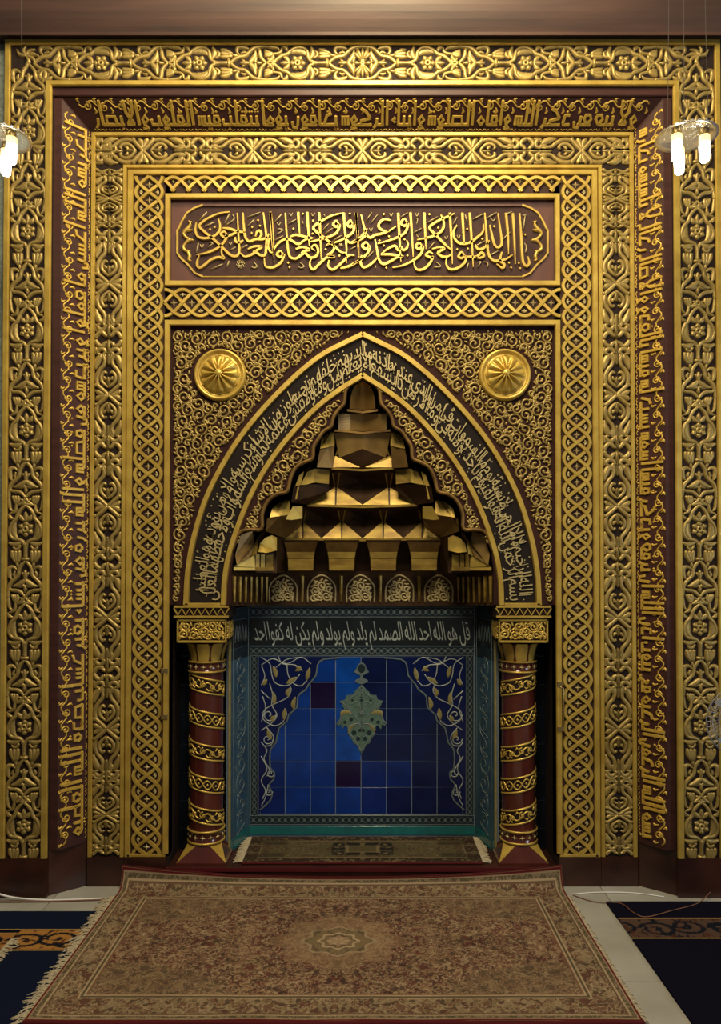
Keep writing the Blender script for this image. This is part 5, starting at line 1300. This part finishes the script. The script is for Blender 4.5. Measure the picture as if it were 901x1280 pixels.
# ------------------------------------------------------------------ door catches on the strapwork frame
for s, v0, v1 in ((-1, 838, 896), (1, 855, 911)):
    x = s * off(245.5, YC); y = YC - .016
    t = thing('metal_catch', 'tarnished brass hook catch on the strapwork border by the %s column' % ('left-hand' if False else ('bright-tile side' if s < 0 else 'fan side')), 'catch', (x, y, Z(v1, YC)), 'catches on the strapwork border')
    mb = MB(); tube(mb, [(x, y, Z(v0 + 3, y)), (x + s * .012, y - .012, Z(v0 + 5, y)), (x + s * .012, y - .012, Z(v1 - 4, y)), (x, y, Z(v1 - 2, y))], .0035, 6); obj('rod', mb, 'brass', t, True)
    for v in (v0, v1):
        mb = MB(wall_frame(y)); z = Z(v, y); rect(mb, x - .016, x + .016, z - .012, z + .012, -.002, .006, .002); obj('catch_plate', mb, 'brass', t)

# ------------------------------------------------------------------ rugs
def vnoise(x, y, seed):
    r = np.random.RandomState(seed).rand(64, 64); xi, yi = np.floor(x).astype(int), np.floor(y).astype(int); fx, fy = x - xi, y - yi
    fx, fy = fx * fx * (3 - 2 * fx), fy * fy * (3 - 2 * fy); g = lambda a, b: r[a % 64, b % 64]
    return (g(xi, yi) * (1 - fx) + g(xi + 1, yi) * fx) * (1 - fy) + (g(xi, yi + 1) * (1 - fx) + g(xi + 1, yi + 1) * fx) * fy


def vines(x, y, f, seed):
    """curling line pattern, |value| small on the vine"""
    wx = vnoise(x * f * .7, y * f * .7, seed) * 3.0; wy = vnoise(x * f * .7 + 9, y * f * .7 + 5, seed + 1) * 3.0
    return vnoise(x * f + wx, y * f + wy, seed + 2) - .5


def grid_rug(name, xs, ys, zf, colfn, mat, parent, xf=None):
    nx, ny = len(xs), len(ys); XX, YY = np.meshgrid(xs, ys)
    Zz = zf(XX, YY); YW = YY if xf is None else xf(XX, YY)
    me = bpy.data.meshes.new(name)
    V = np.stack([XX, YW, Zz], 2).reshape(-1, 3)
    i = np.arange(nx * ny).reshape(ny, nx); fs = np.stack([i[:-1, :-1], i[:-1, 1:], i[1:, 1:], i[1:, :-1]], 2).reshape(-1, 4)
    me.vertices.add(len(V)); me.vertices.foreach_set('co', V.ravel()); me.loops.add(fs.size); me.loops.foreach_set('vertex_index', fs.ravel().astype(np.int32))
    me.polygons.add(len(fs)); me.polygons.foreach_set('loop_start', np.arange(0, fs.size, 4, dtype=np.int32)); me.update(calc_edges=True)
    at = me.color_attributes.new('weave', 'FLOAT_COLOR', 'POINT'); c = colfn(XX, YY).reshape(-1, 3); at.data.foreach_set('color', np.c_[c, np.ones(len(c))].ravel())
    me.polygons.foreach_set('use_smooth', [True] * len(me.polygons))
    return obj(name, me, mat, parent)


def lin(c): return np.array([((q / 255) / 12.92 if q / 255 < .04045 else ((q / 255 + .055) / 1.055) ** 2.4) for q in c])


RXC = -.10
RX, RY0, RY1 = 1.072, -1.01, .105           # half width, near edge, far edge
def rug_colour(x, y):
    x = x - RXC
    tan, rose, dark, cream, olive, red = (lin(c) for c in ((140, 114, 86), (98, 60, 50), (62, 50, 44), (168, 146, 116), (108, 96, 70), (96, 26, 30)))
    ax = np.abs(x); cyy = (RY0 + RY1) / 2; ay = np.abs(y - cyy); hy = (RY1 - RY0) / 2
    d = np.minimum(RX - ax, hy - ay)                                  # distance from the edge
    v1 = vines(ax, ay, 52, 1); v2 = vines(ax + 3, ay + 1, 84, 7); v3 = vines(x + 7, y + 7, 110, 11)
    col = np.broadcast_to(tan, x.shape + (3,)).copy()
    def put(mask, c, a=1.0):
        m = (mask * a)[..., None]; col[:] = col * (1 - m) + c * m
    field = d > .165
    put(field, rose * .55 + tan * .45)
    put(field & (v1 > .10), rose); put(field & (v1 < -.2), tan); put(field & (v2 > .20), dark, .75); put(field & (np.abs(v2) < .055), cream, .8); put(field & (np.abs(v1 - .07) < .02), cream, .6); put(field & (v3 > .22), dark, .5)
    rad = np.hypot(x / 1.25, (y - cyy)); th = np.arctan2(y - cyy, x / 1.25); rr = rad / (.11 * (1 + .10 * np.cos(8 * th)))
    put(field & (rr < 1.9) & (rr > 1), tan, .5); put(rr < 1, olive * .7 + tan * .3); put((rr < 1) & (v2 > .1), dark, .6); put(np.abs(rr - 1) < .05, cream, .6); put(np.abs(rr - .55) < .05, cream); put(rr < .35, cream * .6 + rose * .4); put((rr < .3) & (np.cos(6 * th) > .2), cream)
    corner = np.hypot((ax - .92) / .5, (ay - .395) / .22) < 1; put(field & corner, olive * .5 + tan * .5, .5); put(field & corner & (v2 > .1), dark, .4)
    bord = (d > .045) & (d <= .135); put(bord, olive * .45 + tan * .55); put(bord & (v2 > .12), dark, .75); put(bord & (v1 > .12), rose, .6); put(bord & (np.abs(v2) < .05), cream, .8); put(bord & (v1 < -.2), cream * .8, .6)
    for lo, hi, c in ((.135, .141, cream), (.141, .152, dark * .5 + olive * .5), (.152, .158, cream), (.158, .165, rose * .6 + tan * .4), (.036, .045, dark * .6 + tan * .4), (.030, .036, cream), (.014, .030, olive * .6 + dark * .3), (.008, .014, cream * .8), (0, .008, red)):
        put((d > lo) & (d <= hi), c)
    put((d > .014) & (d <= .03) & (v3 > .05), cream * .7, .7)
    return .80 * col * (.90 + .2 * vnoise(x * 6, y * 6, 31))[..., None]


def rug_y(x, y):                                                      # the far edge is pushed up against the step
    u = np.clip((y - .02) / (RY1 - .02), 0, 1)
    return np.where(y > .02, .02 + .062 * np.sin(u * math.pi / 2), y)


def rug_z(x, y):
    u = np.clip((y - .02) / (RY1 - .02), 0, 1); up = .042 + .058 * np.clip(np.abs(x - RXC) / RX, 0, 1) ** 2.2
    return .014 + up * (1 - np.cos(u * math.pi / 2)) + .003 * vnoise(x * 5 + 20, y * 5 + 20, 4)


R_ = thing('patterned_rug', 'large worn rug in faded rose and tan with fringed ends before the niche', 'rug', (0, -.45, 0))
grid_rug('pile', np.linspace(RXC - RX, RXC + RX, 900), np.concatenate([np.linspace(RY0, .02, 400), np.linspace(.022, RY1, 34)]), rug_z, rug_colour, 'rug_weave', R_, rug_y)
xs = np.linspace(RXC - RX, RXC + RX, 50)
mb = MB(); tube(mb, [(x, RY0 - .004, .010 + .002 * math.sin(x * 9)) for x in xs], .009, 6); obj('red_binding', mb, 'rug_back', R_, True)
mb = MB(); tube(mb, [(x, float(rug_y(np.array(x), np.array(RY1))) + .004, float(rug_z(np.array(x), np.array(RY1))) + .002) for x in xs], .0035, 6); obj('red_binding', mb, 'rug_back', R_, True)
rf = random.Random(9)
def fringe(parent, edge, n, length, spread, sgn, zf):
    mb = MB()
    for k in range(n):
        f = (k + .5) / n; x, y = edge(f); L = length * (.55 + .65 * rf.random()); a = rf.uniform(-spread, spread)
        dx, dy = sgn * math.cos(a), math.sin(a)
        pts = [(x - sgn * .004, y, zf(x, y)), (x + dx * L * .5, y + dy * L * .35, .012), (x + dx * L, y + dy * L + rf.uniform(-.01, .01), .006)]
        tube(mb, sm(pts, 3), .0026, 4)
    o = obj('fringe', mb, 'fringe', parent); o['kind'] = 'stuff'
for s in (-1, 1):
    fringe(R_, lambda f: (RXC + s * RX, RY0 + (RY1 - .12 - RY0) * f), 230, .060 if s < 0 else .022, .9, s, lambda x, y: .010)

def small_colour(x, y):
    tan, dark, olive, brown = (lin(c) for c in ((104, 92, 66), (30, 28, 25), (74, 67, 46), (62, 43, 32)))  # all tones darkened for the shade inside the niche
    ax, ay = np.abs(x), np.abs(y - .335); d = np.minimum(.60 - ax, .185 - ay)
    v1, v2 = vines(ax, ay, 26, 3), vines(ax, ay, 40, 5); col = np.broadcast_to(olive, x.shape + (3,)).copy()
    def put(m, c, a=1.0):
        m = (m * a)[..., None]; col[:] = col * (1 - m) + c * m
    put(v1 > .1, brown, .6); put(np.abs(v2) < .05, tan, .7); b = d < .07; put(b, brown * .5 + dark * .5); put(b & (np.abs(v2) < .08), tan, .7); put((d < .075) & (d > .068), tan)
    m = np.maximum(ax / .16, ay / .085); put(m < 1, dark); put((m < 1) & (np.abs(v2) < .06), tan, .8); put((m < .55), olive); put((m < .55) & (m > .45), tan)
    put((d > .07) & (ax > .4) & (ay > .06), dark, .5)
    return col
S_ = thing('small_rug', 'small olive brown rug with a dark square medallion lying on the niche step', 'rug', (0, .33, STEP))
grid_rug('pile', np.linspace(-.60, .60, 220), np.linspace(.150, .515, 90), lambda x, y: STEP + .008 + .0 * x, small_colour, 'rug_weave', S_)
mb = MB(); tube(mb, [(x, .150, STEP + .006) for x in np.linspace(-.6, .6, 20)], .006, 6); obj('red_binding', mb, 'rug_back', S_, True)
for s in (-1, 1):
    mb = MB()
    for k in range(70):
        y = .16 + .34 * k / 70; L = .03 + .02 * rf.random(); tube(mb, [(s * .598, y, STEP + .009), (s * (.60 + L * .6), y + rf.uniform(-.006, .006), STEP + .008), (s * (.60 + L), y + rf.uniform(-.01, .01), STEP + .004)], .0028, 4)
    o = obj('fringe', mb, 'fringe', S_); o['kind'] = 'stuff'

# prayer carpets on both sides
def carpet(name, label, x0, x1, y0, y1, band, mat, seed, gold, skew=0.0, z=.010):
    t = thing(name, label, 'carpet', ((x0 + x1) / 2, (y0 + y1) / 2, 0))
    n = 24; yy = np.linspace(y0, y1, n)
    frf_ = (np.zeros(3), np.array((1., 0, 0)), np.array((0, 1., 0)), np.array((0, 0, 1.)))
    mb = MB(frf_); b0, b1 = band
    for lo, hi in ((y0, b0), (b1, y1)): rect(mb, x0, x1, lo, hi, .0005 if z < .012 else .0103, z, .002)
    obj('pile', mb, mat, t)
    def cf(x, y):
        g, d, bk, rd = lin(gold), lin((70, 36, 22)), lin((14, 16, 26)), lin((120, 24, 26))
        a = (y - (b0 + b1) / 2) / (b1 - b0) * 2; ph = x / .30
        col = np.broadcast_to(g, x.shape + (3,)).copy()
        def put(m, c): col[m] = c
        fx = (ph % 1) * 2 - 1
        for sc, cxo in ((1, -.45), (-1, .45)):
            r = np.hypot((fx - cxo) * 1.15, a * .95 + .10 * sc); th = np.arctan2(a, (fx - cxo)) * sc
            sp = (r - .10 * th / math.pi) % .42; put((sp < .16) & (r < .74), bk)
        put(vines(x, y, 40, seed) > .22, bk); put(vines(x, y, 60, seed + 4) > .30, d); put(np.abs(a) > .84, d * .5 + g * .5); put(np.abs(a) > .93, lin((150, 120, 70)))
        return col
    if gold: grid_rug('patterned_band', np.linspace(x0, x1, int((x1 - x0) / .006)), np.linspace(b0, b1, 34), lambda x, y: z - .0015 + .0 * x, cf, 'rug_weave', t)
    return t


cl = carpet('prayer_carpet', 'navy prayer carpet with a gold scroll band near the white cable', -1.98, -.90, -2.2, -.165, (-.52, -.334), 'carpet_navy', 21, (150, 106, 52))
c2 = carpet('fringed_carpet', 'edge of a dark carpet with pale fringe lying over the navy carpet', -3.2, -1.475, -2.2, -.355, (-.52, -.38), 'carpet_black', 25, (140, 96, 48), z=.016)
fringe(c2, lambda f: (-1.475, -1.0 + .57 * f), 110, .045, .6, 1, lambda x, y: .014)
cr = carpet('prayer_carpet', 'black prayer carpet with a dim brown patterned band under the thin wire', X(757, -.065, 1126), 3.2, -2.2, -.065, (-.42, -.23), 'carpet_black', 33, (74, 56, 46))

# ------------------------------------------------------------------ cables
def floor_cable(name, label, pts, r, mat):
    q = []
    for u, v, lift in pts:
        p0 = P(u, v, 0); dz = (H - lift) / (H - p0[2]); q.append((p0[0] * dz, -D + (p0[1] + D) * dz, lift))
    mb = MB(); tube(mb, sm(q, 6), r, 8); tag(obj(name, mb, mat, None, True), label, 'cable')


mb = MB(); tube(mb, sm([(-2.1, -.03, .12), (-1.80, -.035, .055), (-1.66, -.04, .018), (-1.5, -.045, .006), (-1.32, -.035, .005), (-1.15, -.02, .005)], 6), .0045, 8)
tag(obj('power_cable', mb, 'cable_white', None, True), 'white cable sagging to the marble at the foot of the plinth', 'cable')
mb = MB(); tube(mb, sm([(-2.1, -.055, .005), (-1.70, -.06, .005), (-1.45, -.055, .005), (-1.2, -.035, .005)], 6), .0035, 8)
tag(obj('thin_cable', mb, 'cable_brown', None, True), 'thin reddish brown cable along the marble below the white cable', 'cable')
floor_cable('loose_wire', 'thin pale wire curving over the black carpet', [(716, 1119, .004), (742, 1127, .004), (775, 1129, .014), (792, 1141, .014), (808, 1146, .014), (840, 1138, .014), (872, 1129, .014), (888, 1115, .03)], .0022, 'cable_brown')
floor_cable('floor_wire', 'white wire lying in a flat arc on the marble strip before the black carpet', [(712, 1118, .004), (745, 1115.5, .004), (790, 1116, .004), (830, 1121, .004)], .0025, 'cable_white')

# ------------------------------------------------------------------ hanging lamps
def lamp(cx, cy, cz, rot, label):
    t = thing('pendant_lamp', label, 'lamp', (cx, cy, cz), 'hanging glass lamps')
    mb = MB(); R = .122
    prof = [(.001, .020), (.04, .019), (.08, .013), (.105, .004), (R, -.006), (R - .002, -.010), (.10, -.002), (.075, .007), (.04, .013), (.001, .014)]
    lathe(mb, [(r, cz + z) for r, z in prof], 48, (cx, cy)); dish = obj('glass_dish', mb, 'glass', t, True)
    mb = MB()
    for k in range(24):
        a = 2 * math.pi * k / 24
        for r in (.035, .060, .085, .108):
            q = a + (r * 40 % 1) * .2; c = (cx + r * math.cos(q), cy + r * math.sin(q), cz + .016 - r * .10); e = .0055
            mb.add3([(c[0] + e, c[1], c[2]), (c[0], c[1] + e, c[2]), (c[0] - e, c[1], c[2]), (c[0], c[1] - e, c[2]), (c[0], c[1], c[2] - .009)], [(0, 1, 4), (1, 2, 4), (2, 3, 4), (3, 0, 4), (3, 2, 1, 0)])
    o = obj('crystal_studs', mb, 'glass', dish); o['kind'] = 'stuff'
    for k in range(3):
        a = rot + 2 * math.pi * k / 3; x, y = cx + .066 * math.cos(a), cy + .066 * math.sin(a)
        mb = MB(); lathe(mb, [(.001, cz + .012), (.017, cz + .010), (.019, cz - .018), (.018, cz - .034), (.001, cz - .036)], 20, (x, y)); obj('socket', mb, 'brass', t, True)
        mb = MB(); lathe(mb, [(.001, cz - .030), (.015, cz - .034), (.020, cz - .046), (.0215, cz - .062), (.020, cz - .092), (.0185, cz - .118), (.014, cz - .124), (.001, cz - .125)], 24, (x, y)); obj('bulb', mb, 'bulb', t, True)
        mb = MB(); lathe(mb, [(.012, cz - .014), (.0205, cz - .020), (.0212, cz - .046), (.0195, cz - .050)], 20, (x, y)); obj('socket_glow', mb, 'socket_glow', t, True)  # glowing collar added for the bulb's warm light on the socket
        mb = MB(); tube(mb, [(cx + .09 * math.cos(a + .5), cy + .09 * math.sin(a + .5), cz + .008), (cx + .05 * math.cos(a + .5), cy + .05 * math.sin(a + .5), cz + 2.2)], .0011, 5); obj('hanging_wire', mb, 'wire_dark', t)


p = P(858, 169, -.6); lamp(p[0], p[1], p[2], math.radians(93), 'glass dish lamp with three lit bulbs hanging clear beside the kufic band')
p = P(0, 171, -.6); lamp(p[0], p[1], p[2], math.radians(-25), 'glass dish lamp cut by the picture edge, hanging before the outer border corner')

# ------------------------------------------------------------------ standing fan
fx, fy, fz_ = P(926, 902, -.35)
t = thing('wall_fan', 'metal wall fan with a wire cage in front of the outer floral border', 'fan', (fx, fy, fz_))
mb = MB(wall_frame(.03)); rect(mb, 1.86, 1.96, fz_ - .09, fz_ + .05, 0, .02, .004); obj('wall_plate', mb, 'fan_metal', t)
mb = MB(); tube(mb, sm([(fx, fy + .08, fz_), (fx + .03, fy + .16, fz_ - .02), (1.91, -.06, fz_ - .03), (1.91, .02, fz_ - .03)], 6), .014, 10); obj('arm', mb, 'fan_metal', t, True)
RF = .150
mb = MB(); V = []
ax = lambda r, a, d: (fx + r * math.cos(a), fy + d, fz_ + r * math.sin(a))
for d in (-.02, .05):
    for r in np.linspace(.03, RF, 6): tube(mb, [ax(r, a, d * (1 - (r / RF) ** 2) if r < RF else 0) for a in np.linspace(0, 2 * math.pi, 49)[:-1]], .0011 if r < RF else .003, 4, True)
    for k in range(40):
        a = 2 * math.pi * k / 40; tube(mb, [ax(r, a, d * (1 - (r / RF) ** 2)) for r in (.03, .07, .11, RF)], .0009, 4)
obj('wire_cage', mb, 'fan_metal', t)
mb = MB(); tube(mb, [(fx, fy - .02, fz_), (fx, fy + .1, fz_)], .035, 16); obj('hub', mb, 'fan_metal', t, True)
for k in range(3):
    mb = MB(); V = []
    for r in (.03, .06, .10, .13):
        w = .35 + .5 * math.sin((r - .02) / .12 * 2.6)
        for q in (-1, 0, 1): V.append(ax(r, 2 * math.pi * k / 3 + q * w * .5, .015 + q * .012))
    mb.add3(V, [(i * 3 + j, i * 3 + j + 1, i * 3 + j + 4, i * 3 + j + 3) for i in range(3) for j in range(2)]); obj('blade', mb, 'fan_blade', t, True)
